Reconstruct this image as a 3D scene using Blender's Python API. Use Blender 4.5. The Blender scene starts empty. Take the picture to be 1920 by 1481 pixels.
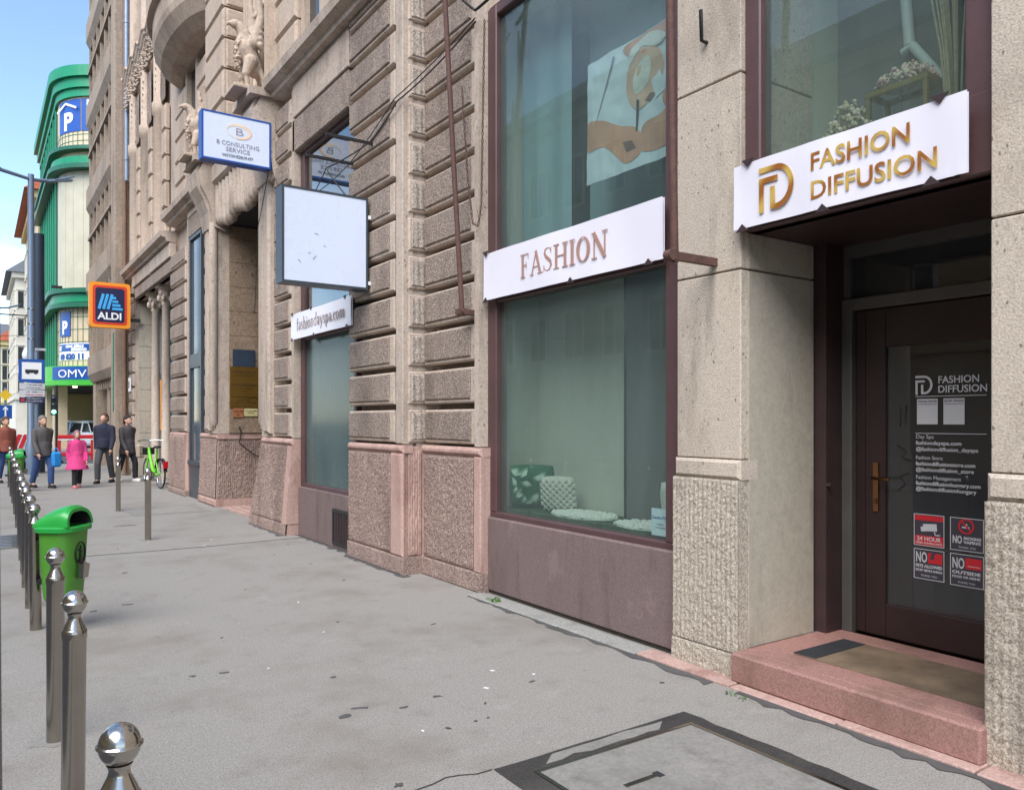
import bpy, bmesh, math, random
from mathutils import Vector, Matrix, noise
random.seed(7)
R = math.radians
scene = bpy.context.scene
COL = scene.collection

# ------------------------------------------------------------------ camera
cam_d = bpy.data.cameras.new('camera'); cam = bpy.data.objects.new('camera', cam_d); COL.objects.link(cam)
YAW = math.atan(1004/1470)
cam.location = (0, 0, 1.62)
cam.rotation_euler = (R(90), 0, -YAW)
cam_d.sensor_fit = 'HORIZONTAL'; cam_d.sensor_width = 36.0
cam_d.lens = 36.0*1470/1920
cam_d.shift_y = (788-740.5)/1920
cam_d.clip_start = 0.05; cam_d.clip_end = 3000
scene.camera = cam

# ------------------------------------------------------------------ sky, sun, exposure
SUN_EL, SUN_AZ = R(48), R(232)          # azimuth clockwise from +Y: light comes over the street from behind left
w = bpy.data.worlds.new('World'); scene.world = w; w.use_nodes = True
nt = w.node_tree; nt.nodes.clear()
out = nt.nodes.new('ShaderNodeOutputWorld'); bg = nt.nodes.new('ShaderNodeBackground')
sky = nt.nodes.new('ShaderNodeTexSky'); sky.sky_type = 'NISHITA'; sky.sun_disc = False
sky.sun_elevation = SUN_EL; sky.sun_rotation = SUN_AZ
sky.air_density = 1.0; sky.dust_density = 0.1; sky.ozone_density = 2.0
tc = nt.nodes.new('ShaderNodeTexCoord'); mp = nt.nodes.new('ShaderNodeMapping')
mp.inputs['Scale'].default_value = (1.2, 1.2, 4.5)
cn = nt.nodes.new('ShaderNodeTexNoise'); cn.inputs['Scale'].default_value = 2.2; cn.inputs['Detail'].default_value = 7; cn.inputs['Roughness'].default_value = .55
cr = nt.nodes.new('ShaderNodeValToRGB'); cr.color_ramp.elements[0].position = .46; cr.color_ramp.elements[1].position = .80
cr.color_ramp.elements[1].color = (.6, .6, .6, 1)
mx = nt.nodes.new('ShaderNodeMix'); mx.data_type = 'RGBA'
mx.inputs[7].default_value = (7.5, 8.0, 8.6, 1)
L = nt.links.new
L(tc.outputs['Generated'], mp.inputs['Vector']); L(mp.outputs[0], cn.inputs['Vector']); L(cn.outputs['Fac'], cr.inputs[0])
L(cr.outputs[0], mx.inputs[0]); L(sky.outputs[0], mx.inputs[6]); L(mx.outputs[2], bg.inputs[0]); L(bg.outputs[0], out.inputs[0])
bg.inputs[1].default_value = 0.085
sd = bpy.data.lights.new('sun', 'SUN'); sd.energy = 1.5; sd.angle = R(50); sd.color = (1, .965, .92)
so = bpy.data.objects.new('sun', sd); COL.objects.link(so)
sdir = Vector((math.sin(SUN_AZ)*math.cos(SUN_EL), math.cos(SUN_AZ)*math.cos(SUN_EL), math.sin(SUN_EL)))
so.rotation_euler = sdir.to_track_quat('Z', 'Y').to_euler(); so.location = (0, 0, 40)
scene.view_settings.view_transform = 'Standard'; scene.view_settings.look = 'None'
scene.view_settings.gamma = 1; scene.view_settings.use_curve_mapping = False
scene.view_settings.exposure = 1.85

# ------------------------------------------------------------------ materials
def S(r, g, b):
    f = lambda c: (c/255/12.92) if c/255 <= .04045 else ((c/255+.055)/1.055)**2.4
    return (f(r), f(g), f(b), 1)
MATS = {}
def base(name):
    m = bpy.data.materials.new(name); m.use_nodes = True
    t = m.node_tree; b = t.nodes['Principled BSDF']; MATS[name] = m
    return m, t, b
def ramp(t, stops, src):
    r = t.nodes.new('ShaderNodeValToRGB'); e = r.color_ramp.elements
    e[0].position, e[0].color = stops[0]; e[1].position, e[1].color = stops[-1]
    for p, c in stops[1:-1]:
        x = e.new(p); x.color = c
    t.links.new(src, r.inputs[0]); return r
def posn(t, scale=(1, 1, 1)):
    g = t.nodes.new('ShaderNodeNewGeometry'); m = t.nodes.new('ShaderNodeMapping'); m.inputs['Scale'].default_value = scale
    t.links.new(g.outputs['Position'], m.inputs['Vector']); return m.outputs[0]
def nz(t, scale, vec, detail=4, rough=.6):
    n = t.nodes.new('ShaderNodeTexNoise'); n.inputs['Scale'].default_value = scale; n.inputs['Detail'].default_value = detail
    n.inputs['Roughness'].default_value = rough; t.links.new(vec, n.inputs['Vector']); return n.outputs['Fac']
def mixc(t, a, b, fac, mode='MIX'):
    x = t.nodes.new('ShaderNodeMix'); x.data_type = 'RGBA'; x.blend_type = mode
    for sock, v in ((x.inputs[0], fac), (x.inputs[6], a), (x.inputs[7], b)):
        if hasattr(v, 'is_output'): t.links.new(v, sock)
        else: sock.default_value = v
    return x.outputs[2]
def bump(t, b, h, strength=.5, dist=.01):
    n = t.nodes.new('ShaderNodeBump'); n.inputs['Strength'].default_value = strength; n.inputs['Distance'].default_value = dist
    t.links.new(h, n.inputs['Height']); t.links.new(n.outputs[0], b.inputs['Normal']); return n
def plain(name, c, rough=.6, metal=0, var=.12, vs=6, bmp=0, bs=80, spec=.5):
    m, t, b = base(name); b.inputs['Roughness'].default_value = rough; b.inputs['Metallic'].default_value = metal
    b.inputs['Specular IOR Level'].default_value = spec
    p = posn(t); n = nz(t, vs, p, 5)
    lo = tuple(x*(1-var) for x in c[:3])+(1,); hi = tuple(min(1, x*(1+var)) for x in c[:3])+(1,)
    r = ramp(t, [(.3, lo), (.7, hi)], n); t.links.new(r.outputs[0], b.inputs['Base Color'])
    rr = t.nodes.new('ShaderNodeMapRange'); rr.inputs[3].default_value = max(0, rough-.08); rr.inputs[4].default_value = min(1, rough+.08)
    t.links.new(nz(t, vs*4, p, 3), rr.inputs[0]); t.links.new(rr.outputs[0], b.inputs['Roughness'])
    if bmp: bump(t, b, nz(t, bs, p, 3), bmp, .01)
    return m
def stone(name, light, dark, grain=70, gmix=.5, big=1.3, stain=.35, bmp=.6, bdist=.012, ribs=0, pits=0, stc=None, rough=.85, streak=.45):
    """grained stone: speckle from two noises, broad weathering, optional tooled ribs and pits"""
    m, t, b = base(name); b.inputs['Roughness'].default_value = rough; b.inputs['Specular IOR Level'].default_value = .25
    p = posn(t); g1 = nz(t, grain, p, 3, .7); g2 = nz(t, grain*.33, p, 3, .6)
    c = ramp(t, [(.36, dark), (.5, tuple(dark[i]*(1-gmix)+light[i]*gmix for i in range(3))+(1,)), (.62, light)], g1).outputs[0]
    c2 = ramp(t, [(.35, tuple(x*.82 for x in light[:3])+(1,)), (.65, tuple(min(1, x*1.06) for x in light[:3])+(1,))], g2).outputs[0]
    c = mixc(t, c, c2, .35)
    ps = posn(t, (1, 1, .35)); st = nz(t, big, ps, 6, .65)
    sc = stc or tuple(x*.42 for x in light[:3])+(1,)
    sr = ramp(t, [(.5, (0, 0, 0, 1)), (.74, (stain, stain, stain, 1))], st).outputs[0]
    c = mixc(t, c, sc, sr)
    if streak:                                   # old run-down streaks and blotches of grime
        k1 = ramp(t, [(.56, (0, 0, 0, 1)), (.70, (streak,)*3+(1,))], nz(t, 5.0, posn(t, (1, 1, .16)), 5, .6)).outputs[0]
        c = mixc(t, c, tuple(x*.36 for x in light[:3])+(1,), k1)
        k2 = ramp(t, [(.60, (0, 0, 0, 1)), (.66, (streak*.8,)*3+(1,))], nz(t, 2.6, posn(t, (1, 1, .8)), 8, .7)).outputs[0]
        c = mixc(t, c, tuple(min(1, x*1.25) for x in light[:3])+(1,), k2)
    h = g1
    if pits:
        v = t.nodes.new('ShaderNodeTexVoronoi'); v.inputs['Scale'].default_value = pits; pp = posn(t, (1, 1, .6))
        wv = mixc(t, pp, nz(t, 30, p, 2), .02); t.links.new(wv, v.inputs['Vector'])
        pr = ramp(t, [(.10, (1, 1, 1, 1)), (.2, (0, 0, 0, 1))], v.outputs['Distance']).outputs[0]
        gate = ramp(t, [(.43, (0, 0, 0, 1)), (.52, (1, 1, 1, 1))], nz(t, pits*.25, p, 4)).outputs[0]
        pm = mixc(t, pr, gate, 1.0, 'MULTIPLY'); c = mixc(t, c, tuple(x*.35 for x in light[:3])+(1,), pm)
    if ribs:
        wv = t.nodes.new('ShaderNodeTexWave'); wv.wave_type = 'BANDS'; wv.bands_direction = 'DIAGONAL'
        wv.inputs['Scale'].default_value = ribs; wv.inputs['Distortion'].default_value = 2.5; wv.inputs['Detail'].default_value = 2
        t.links.new(posn(t, (1, 1, 0.02)), wv.inputs['Vector'])
        a = t.nodes.new('ShaderNodeMath'); a.operation = 'MULTIPLY_ADD'; t.links.new(wv.outputs['Fac'], a.inputs[0]); a.inputs[1].default_value = .5
        t.links.new(g1, a.inputs[2]); h = a.outputs[0]
    t.links.new(c, b.inputs['Base Color']); bump(t, b, h, bmp, bdist)
    return m

stone('rough_stone', S(194, 175, 160), S(46, 37, 32), 62, .42, 1.6, .55, 1.0, .03, stc=S(70, 58, 50))
stone('ribbed_stone', S(206, 192, 178), S(92, 78, 68), 55, .55, 1.2, .3, .9, .02, ribs=9)
stone('smooth_stone', S(194, 178, 163), S(162, 145, 131), 34, .6, 1.8, .6, .25, .005, pits=18, stc=S(96, 82, 70))
stone('upper_stone', S(193, 174, 156), S(165, 145, 128), 24, .6, 1.1, .6, .25, .008, stc=S(112, 96, 84))
stone('pitted_stone', S(206, 192, 175), S(160, 145, 128), 80, .6, 1.7, .62, .5, .009, pits=24, stc=S(116, 101, 88))
stone('rough_pale_stone', S(209, 196, 179), S(88, 75, 61), 85, .5, 1.6, .5, .7, .012, stc=S(90, 76, 58))
stone('reveal_stone', S(180, 171, 155), S(165, 156, 140), 40, .6, 1.0, .3, .15, .004, stc=S(84, 72, 60))
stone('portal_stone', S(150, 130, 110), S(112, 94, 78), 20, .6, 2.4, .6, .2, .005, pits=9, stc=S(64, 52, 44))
stone('pink_stone', S(194, 163, 151), S(158, 126, 115), 60, .55, 3.0, .6, .35, .008, stc=S(110, 66, 58))
stone('pink_rough_stone', S(204, 176, 163), S(62, 46, 40), 58, .42, 1.4, .6, 1.0, .03, stc=S(80, 66, 58))
stone('red_granite', S(172, 131, 121), S(118, 86, 80), 110, .5, 2.4, .75, .2, .004, stc=S(110, 88, 74), rough=.55)
stone('terrazzo', S(134, 116, 112), S(88, 72, 70), 120, .5, 1.6, .4, .35, .004, stc=S(82, 70, 66))
stone('concrete', S(172, 154, 136), S(140, 124, 109), 14, .6, .7, .5, .2, .006, stc=S(70, 60, 52))
stone('paving', S(160, 155, 147), S(90, 86, 81), 110, .7, .9, .8, .4, .005, stc=S(122, 113, 103), rough=.8, streak=.22)
stone('road_asphalt', S(92, 92, 94), S(58, 58, 60), 120, .5, .5, .4, .5, .006)
stone('new_asphalt', S(74, 71, 68), S(36, 34, 33), 160, .5, 2, .3, .6, .006, stc=S(120, 116, 100))
stone('cover_slab', S(146, 142, 135), S(122, 119, 113), 60, .6, 2.2, .5, .1, .002, stc=S(92, 90, 84), rough=.6)
stone('kerb_stone', S(168, 165, 158), S(112, 110, 104), 70, .5, 1.6, .5, .4, .006)
plain('dirt', S(62, 56, 50), .95, var=.3, vs=20, bmp=.6, bs=60)
plain('mat_brown', S(112, 94, 74), .95, var=.4, vs=4, bmp=.6, bs=200)
plain('rubber', S(38, 40, 44), .8, var=.2)
plain('damp_mark', S(84, 82, 80), .7, var=.2)
plain('brown_frame', S(84, 60, 60), .45, var=.15, vs=3, bmp=.08)
plain('dark_brown', S(58, 42, 42), .5, var=.2, vs=5)
plain('door_brown', S(44, 29, 29), .42, var=.15)
plain('grey_metal', S(92, 89, 86), .45, .3, var=.1)
plain('steel', S(166, 159, 151), .22, 1, var=.08, vs=5)
plain('polished_steel', S(180, 175, 168), .2, 1, var=.06, vs=9)
plain('rust', S(92, 64, 56), .75, var=.25, vs=18, bmp=.4, bs=70)
plain('black_metal', S(34, 32, 32), .5, var=.2)
plain('sign_white', S(232, 228, 236), .32, var=.02, vs=1)
plain('box_white', S(214, 222, 238), .28, var=.03, vs=1)
plain('blue_paint', S(28, 78, 160), .4, var=.08)
plain('navy', S(30, 32, 70), .4, var=.06)
plain('dark_grey_paint', S(60, 66, 72), .4, var=.1)
plain('aldi_orange', S(242, 150, 36), .4, var=.03)
plain('aldi_red', S(214, 62, 36), .4, var=.03)
plain('light_blue', S(70, 170, 232), .4, var=.04)
plain('white', S(236, 236, 234), .4, var=.03)
plain('copper_print', S(172, 134, 120), .4, var=.05)
plain('grey_print', S(140, 134, 150), .5, var=.05)
plain('dark_print', S(60, 56, 66), .5, var=.05)
plain('beige_print', S(232, 214, 190), .5, var=.06)
plain('peach_print', S(240, 196, 164), .5, var=.06)
plain('taupe_print', S(150, 132, 128), .5, var=.05)
plain('red_print', S(196, 34, 46), .4, var=.05)
plain('pale_print', S(196, 196, 198), .4, var=.04)
plain('brass', S(142, 108, 48), .38, .75, var=.12, vs=4)
plain('brass_dark', S(70, 52, 22), .6, var=.1)
plain('copper_plate', S(170, 112, 74), .5, .3, var=.1)
plain('door_brass', S(150, 110, 76), .3, 1, var=.1)
plain('bin_green', S(78, 140, 46), .42, var=.08, vs=5, bmp=.04, bs=30)
plain('bin_lid_green', S(40, 152, 62), .3, var=.06, vs=5)
plain('bike_green', S(110, 200, 30), .3, var=.05)
plain('tyre', S(30, 30, 31), .8, var=.1)
plain('chrome', S(210, 210, 210), .15, 1, var=.05)
plain('tail_red', S(190, 26, 40), .25, var=.05)
plain('car_white', S(214, 220, 228), .22, var=.02)
plain('car_green', S(46, 66, 50), .25, var=.04)
plain('barrier_red', S(206, 40, 46), .45, var=.06)
plain('green_paint', S(0, 134, 90), .4, var=.14, vs=1.2)
plain('green_dark', S(16, 96, 70), .45, var=.15, vs=1.2)
plain('omv_green', S(70, 180, 60), .4, var=.04)
plain('omv_blue', S(24, 78, 156), .4, var=.04)
plain('cream_panel', S(190, 183, 160), .5, var=.12, vs=.7)
plain('cream_tile', S(206, 186, 154), .45, var=.08, vs=2)
plain('cream_wall', S(188, 176, 128), .8, var=.08, vs=.7)
plain('ochre_wall', S(206, 178, 130), .85, var=.12, vs=.5)
plain('yellow_wall', S(220, 206, 150), .85, var=.1, vs=.3)
plain('grey_wall', S(158, 164, 166), .85, var=.1, vs=.4)
plain('pale_wall', S(206, 200, 186), .85, var=.1, vs=.4)
plain('roof_red', S(158, 82, 54), .8, var=.2, vs=2)
plain('roof_grey', S(96, 100, 106), .8, var=.15)
plain('rust_pipe', S(126, 98, 80), .7, var=.18, vs=6)
plain('zinc_pipe', S(138, 148, 162), .45, .5, var=.12)
plain('pole_grey', S(112, 128, 148), .4, .2, var=.08)
plain('pole_dark', S(52, 64, 80), .45, .2, var=.1)
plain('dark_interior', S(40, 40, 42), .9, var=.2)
plain('shade_grey', S(150, 156, 164), .9, var=.04, vs=2)
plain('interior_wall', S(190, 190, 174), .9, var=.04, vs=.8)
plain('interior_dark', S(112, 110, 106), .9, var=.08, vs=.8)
plain('teal_cloth', S(140, 166, 168), .9, var=.1, vs=1.5)
plain('grass_mat', S(40, 74, 34), .95, var=.4, vs=90, bmp=.9, bs=200)
plain('wool_white', S(226, 226, 214), .95, var=.1, vs=40, bmp=.9, bs=120)
plain('leaf_print', S(24, 92, 62), .8, var=.15, vs=10)
plain('leaf_pale', S(196, 218, 196), .8, var=.06, vs=10)
plain('macrame', S(206, 202, 184), .95, var=.12, vs=30, bmp=.8, bs=140)
plain('gold_frame', S(176, 146, 78), .35, .8, var=.1)
plain('dried_flower', S(206, 192, 168), .9, var=.2, vs=30)
plain('dried_pink', S(208, 176, 166), .9, var=.2, vs=30)
plain('reed', S(178, 164, 132), .9, var=.2, vs=30)
plain('chair_white', S(206, 214, 210), .5, var=.05)
plain('paper', S(214, 226, 230), .6, var=.03)
plain('skin_print', S(206, 148, 112), .5, var=.18, vs=5)
plain('skin_light', S(216, 178, 152), .5, var=.15, vs=6)
plain('shadow_print', S(120, 84, 70), .5, var=.15, vs=5)
plain('weed', S(70, 112, 40), .8, var=.3, vs=30)
plain('signal_green', S(40, 220, 170), .4)
plain('yellow_sign', S(236, 190, 40), .4, var=.03)
plain('skin', S(206, 160, 136), .55, var=.04)
for n, c in dict(coat_grey=(86, 82, 80), coat_navy=(36, 38, 56), coat_pink=(206, 62, 124), coat_charcoal=(70, 64, 66), jeans=(58, 82, 128), trousers_black=(36, 36, 40), trousers_grey=(70, 70, 74), bag_blue=(38, 140, 210), bag_beige=(176, 160, 140), hair_brown=(88, 66, 50), hair_grey=(120, 112, 104), hair_dark=(46, 38, 34), shoe_white=(224, 222, 218), shoe_pink=(208, 120, 120), shoe_dark=(40, 36, 36), hood_mauve=(150, 110, 118), coat_rust=(136, 74, 60)).items():
    plain(n, S(*c), .85, var=.1, vs=12, bmp=.15, bs=120)
# gilded lettering: a gold foil whose tone runs across the sheet
m, t, b = base('gold_foil'); b.inputs['Roughness'].default_value = .4; b.inputs['Metallic'].default_value = .1
wv = t.nodes.new('ShaderNodeTexWave'); wv.inputs['Scale'].default_value = 1.1; wv.bands_direction = 'DIAGONAL'; t.links.new(posn(t, (1, 2.2, 2.4)), wv.inputs['Vector'])
t.links.new(ramp(t, [(.1, S(156, 96, 36)), (.9, S(206, 172, 86))], wv.outputs['Fac']).outputs[0], b.inputs['Base Color'])
def glass(name, tint, refl=1.0, rough=.0, haze=None, hz=0):
    m = bpy.data.materials.new(name); m.use_nodes = True; t = m.node_tree; t.nodes.clear(); MATS[name] = m
    o = t.nodes.new('ShaderNodeOutputMaterial'); tr = t.nodes.new('ShaderNodeBsdfTransparent'); gl = t.nodes.new('ShaderNodeBsdfGlossy')
    tr.inputs[0].default_value = tint; gl.inputs['Roughness'].default_value = rough
    fr = t.nodes.new('ShaderNodeFresnel'); ge = t.nodes.new('ShaderNodeNewGeometry'); ma = t.nodes.new('ShaderNodeMath'); ma.operation = 'MULTIPLY_ADD'
    ma.inputs[1].default_value = 1/1.5-1.5; ma.inputs[2].default_value = 1.5; t.links.new(ge.outputs['Backfacing'], ma.inputs[0]); t.links.new(ma.outputs[0], fr.inputs['IOR'])   # thin sheet: same both ways
    ml = t.nodes.new('ShaderNodeMath'); ml.operation = 'MULTIPLY'; ml.inputs[1].default_value = refl; ml.use_clamp = True
    t.links.new(fr.outputs[0], ml.inputs[0]); s = t.nodes.new('ShaderNodeMixShader'); t.links.new(ml.outputs[0], s.inputs[0])
    src = tr.outputs[0]
    if haze:
        d = t.nodes.new('ShaderNodeBsdfDiffuse'); d.inputs[0].default_value = haze; s2 = t.nodes.new('ShaderNodeMixShader')
        g = ramp(t, [(.3, (hz*.6,)*3+(1,)), (.75, (hz*1.3,)*3+(1,))], nz(t, 3, posn(t, (1, 1, .25)), 6, .7)).outputs[0]
        t.links.new(g, s2.inputs[0]); t.links.new(src, s2.inputs[1]); t.links.new(d.outputs[0], s2.inputs[2]); src = s2.outputs[0]
    t.links.new(src, s.inputs[1]); t.links.new(gl.outputs[0], s.inputs[2]); t.links.new(s.outputs[0], o.inputs[0]); return m
glass('shop_glass', (.84, .90, .885, 1), .8, 0, S(150, 166, 162), .11)
glass('frosted_glass', (.7, .78, .77, 1), .55, .12, S(118, 134, 132), .42)
glass('mirror_glass', (.55, .62, .64, 1), 2.2, 0, S(150, 165, 165), .03)
glass('door_glass', (.74, .74, .75, 1), .9, 0, S(120, 120, 122), .13)
glass('clear_glass', (.8, .88, .86, 1), 1.3)
m, t, b = base('dark_glass'); b.inputs['Base Color'].default_value = S(44, 52, 56); b.inputs['Roughness'].default_value = .06; b.inputs['Specular IOR Level'].default_value = .8
m, t, b = base('grey_glass'); b.inputs['Base Color'].default_value = S(84, 92, 97); b.inputs['Roughness'].default_value = .06; b.inputs['Specular IOR Level'].default_value = .8
m, t, b = base('lamp_glow'); b.inputs['Emission Color'].default_value = (1, .85, .4, 1); b.inputs['Emission Strength'].default_value = 3
m, t, b = base('signal_glow'); b.inputs['Emission Color'].default_value = (.1, 1, .7, 1); b.inputs['Emission Strength'].default_value = 1.5

# ------------------------------------------------------------------ mesh helpers
class MB:
    def __init__(s): s.v = []; s.f = []; s.m = []; s.sm = []
    def add(s, vs, fs, mi=0, smooth=False):
        o = len(s.v); s.v += [tuple(p) for p in vs]
        for f in fs: s.f.append(tuple(i+o for i in f)); s.m.append(mi); s.sm.append(smooth)
        return s
    def box(s, x0, x1, y0, y1, z0, z1, mi=0):
        if x0 > x1: x0, x1 = x1, x0
        if y0 > y1: y0, y1 = y1, y0
        if z0 > z1: z0, z1 = z1, z0
        return s.hexa([(x0, y0, z0), (x1, y0, z0), (x1, y1, z0), (x0, y1, z0), (x0, y0, z1), (x1, y0, z1), (x1, y1, z1), (x0, y1, z1)], mi)
    def hexa(s, p, mi=0):
        return s.add(p, [(0, 3, 2, 1), (4, 5, 6, 7), (0, 1, 5, 4), (1, 2, 6, 5), (2, 3, 7, 6), (3, 0, 4, 7)], mi)
    def cbox(s, x0, x1, y0, y1, z0, z1, c=.01, mi=0):
        """box whose -X face is chamfered all round (front of a facade block)"""
        a = [(x1, y0, z0), (x1, y1, z0), (x1, y1, z1), (x1, y0, z1)]
        b_ = [(x0+c, y0, z0), (x0+c, y1, z0), (x0+c, y1, z1), (x0+c, y0, z1)]
        d = [(x0, y0+c, z0+c), (x0, y1-c, z0+c), (x0, y1-c, z1-c), (x0, y0+c, z1-c)]
        fs = [(8, 11, 10, 9), (0, 1, 2, 3)]
        for i in range(4):
            j = (i+1) % 4; fs += [(i, i+4, j+4, j), (i+4, i+8, j+8, j+4)]
        return s.add(a+b_+d, fs, mi)
    def bbox(s, x0, x1, y0, y1, z0, z1, c=.01, mi=0):
        """box with all edges chamfered"""
        bm = bmesh.new(); bmesh.ops.create_cube(bm, size=1)
        for v in bm.verts: v.co = ((x0+x1)/2+v.co.x*abs(x1-x0), (y0+y1)/2+v.co.y*abs(y1-y0), (z0+z1)/2+v.co.z*abs(z1-z0))
        bmesh.ops.bevel(bm, geom=bm.edges[:], offset=c, segments=1, affect='EDGES'); s.bm(bm, mi); return s
    def bm(s, bm, mi=0, smooth=False):
        bm.verts.ensure_lookup_table(); bm.verts.index_update()
        s.add([v.co[:] for v in bm.verts], [[v.index for v in f.verts] for f in bm.faces], mi, smooth); bm.free()
    def prism(s, poly, fn, a0, a1, mi=0, smooth=False):
        """poly: 2d points, fn(u,v,w)->xyz; extruded from w=a0 to a1"""
        n = len(poly); vs = [fn(u, v, a0) for u, v in poly]+[fn(u, v, a1) for u, v in poly]
        s.add(vs, [tuple(range(n))[::-1], tuple(range(n, 2*n))], mi)
        s.add(vs, [(i, (i+1) % n, n+(i+1) % n, n+i) for i in range(n)], mi, smooth); return s
    def lathe(s, prof, cx=0, cy=0, cz=0, n=24, mi=0, a0=0, a1=2*math.pi, caps=True, smooth=True):
        full = abs(a1-a0-2*math.pi) < 1e-6; k = n if full else n+1; vs = []
        for r, z in prof:
            for i in range(k):
                a = a0+(a1-a0)*i/n; vs.append((cx+r*math.cos(a), cy+r*math.sin(a), cz+z))
        fs = []
        for j in range(len(prof)-1):
            for i in range(n):
                i2 = (i+1) % k; fs.append((j*k+i, j*k+i2, (j+1)*k+i2, (j+1)*k+i))
        s.add(vs, fs, mi, smooth)
        if caps and full:
            s.add(vs[:k], [tuple(range(k))[::-1]], mi); s.add(vs[-k:], [tuple(range(k))], mi)
        return s
    def tube(s, pts, r, n=8, mi=0, smooth=True):
        pts = [Vector(p) for p in pts]; rs = r if isinstance(r, (list, tuple)) else [r]*len(pts); vs = []; up = None
        for i, p in enumerate(pts):
            d = (pts[min(i+1, len(pts)-1)]-pts[max(i-1, 0)]).normalized()
            if up is None: up = Vector((0, 0, 1)) if abs(d.z) < .9 else Vector((1, 0, 0))
            x = d.cross(up).normalized(); y = x.cross(d).normalized(); up = y
            for k in range(n):
                a = 2*math.pi*k/n; vs.append(p+x*math.cos(a)*rs[i]+y*math.sin(a)*rs[i])
        fs = [(i*n+k, i*n+(k+1) % n, (i+1)*n+(k+1) % n, (i+1)*n+k) for i in range(len(pts)-1) for k in range(n)]
        s.add(vs, fs, mi, smooth); m_ = len(pts)-1
        s.add(vs[:n], [tuple(range(n))[::-1]], mi); s.add(vs[m_*n:], [tuple(range(n))], mi); return s
    def ball(s, c, r, n=12, mi=0):
        if not isinstance(r, (tuple, list)): r = (r, r, r)
        bm = bmesh.new(); bmesh.ops.create_uvsphere(bm, u_segments=n, v_segments=max(6, n*2//3), radius=1)
        for v in bm.verts: v.co = (c[0]+v.co.x*r[0], c[1]+v.co.y*r[1], c[2]+v.co.z*r[2])
        s.bm(bm, mi, True); return s
    def caps(s, p0, p1, r0, r1, mi=0, n=12):
        s.ball(p0, r0, n, mi); s.ball(p1, r1, n, mi); s.tube([p0, p1], [r0, r1], n, mi); return s
    def grid(s, fn, nu, nv, mi=0, smooth=True):
        vs = [fn(i/nu, j/nv) for j in range(nv+1) for i in range(nu+1)]
        s.add(vs, [(j*(nu+1)+i, j*(nu+1)+i+1, (j+1)*(nu+1)+i+1, (j+1)*(nu+1)+i) for j in range(nv) for i in range(nu)], mi, smooth); return s
    def mesh(s, name, mats):
        me = bpy.data.meshes.new(name); me.from_pydata(s.v, [], s.f)
        for k in ([mats] if isinstance(mats, str) else mats): me.materials.append(MATS[k])
        me.polygons.foreach_set('material_index', s.m); me.polygons.foreach_set('use_smooth', s.sm); me.update(); return me
def put(name, me, parent=None, loc=(0, 0, 0), rz=0, scale=None):
    o = bpy.data.objects.new(name, me); COL.objects.link(o); o.location = loc; o.rotation_euler = (0, 0, rz)
    if scale: o.scale = scale
    if parent is not None:
        o.parent = parent
        ROOTS_REL.append(o)
    return o
ROOTS_REL = []
def build(mb, name, mats, parent=None, rel=False):
    """mesh made in world coordinates; rel=True: already in the parent's coordinates"""
    o = bpy.data.objects.new(name, mb.mesh(name, mats)); COL.objects.link(o)
    if parent is not None:
        o.parent = parent
        if not rel: o.matrix_parent_inverse = W(parent).inverted()
    return o
def W(o):
    m = Matrix.Translation(o.location) @ o.rotation_euler.to_matrix().to_4x4()
    if o.parent: m = W(o.parent) @ o.matrix_parent_inverse @ m
    return m
def place(name, me, parent, loc, rz=0):
    """shared mesh at a world place under a parent"""
    o = bpy.data.objects.new(name, me); COL.objects.link(o); o.parent = parent
    o.matrix_parent_inverse = W(parent).inverted(); o.location = loc; o.rotation_euler = (0, 0, rz); return o
def tag(o, label=None, cat=None, group=None, kind=None):
    for k, v in (('label', label), ('category', cat), ('group', group), ('kind', kind)):
        if v: o[k] = v
    return o
def thing(name, label, cat, loc=(0, 0, 0), rz=0, group=None):
    o = bpy.data.objects.new(name, None); COL.objects.link(o); o.location = loc; o.rotation_euler = (0, 0, rz); o.empty_display_size = .2
    return tag(o, label, cat, group)
def copy_tree(o, parent=None):
    c = o.copy(); COL.objects.link(c); c.parent = parent
    for ch in [k for k in bpy.data.objects if k.parent == o]: copy_tree(ch, c)
    return c
def remesh(mb, vox=.02, smooth=2, mats=('skin',)):
    me = mb.mesh('tmp', list(mats)); o = bpy.data.objects.new('tmp', me); COL.objects.link(o)
    md = o.modifiers.new('r', 'REMESH'); md.mode = 'VOXEL'; md.voxel_size = vox; md.use_smooth_shade = True
    if smooth: s = o.modifiers.new('s', 'SMOOTH'); s.iterations = smooth; s.factor = .5
    dg = bpy.context.evaluated_depsgraph_get(); res = bpy.data.meshes.new_from_object(o.evaluated_get(dg))
    bpy.data.objects.remove(o); bpy.data.meshes.remove(me)
    res.materials.clear()
    for k in mats: res.materials.append(MATS[k])
    for p in res.polygons: p.use_smooth = True
    return res
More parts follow.
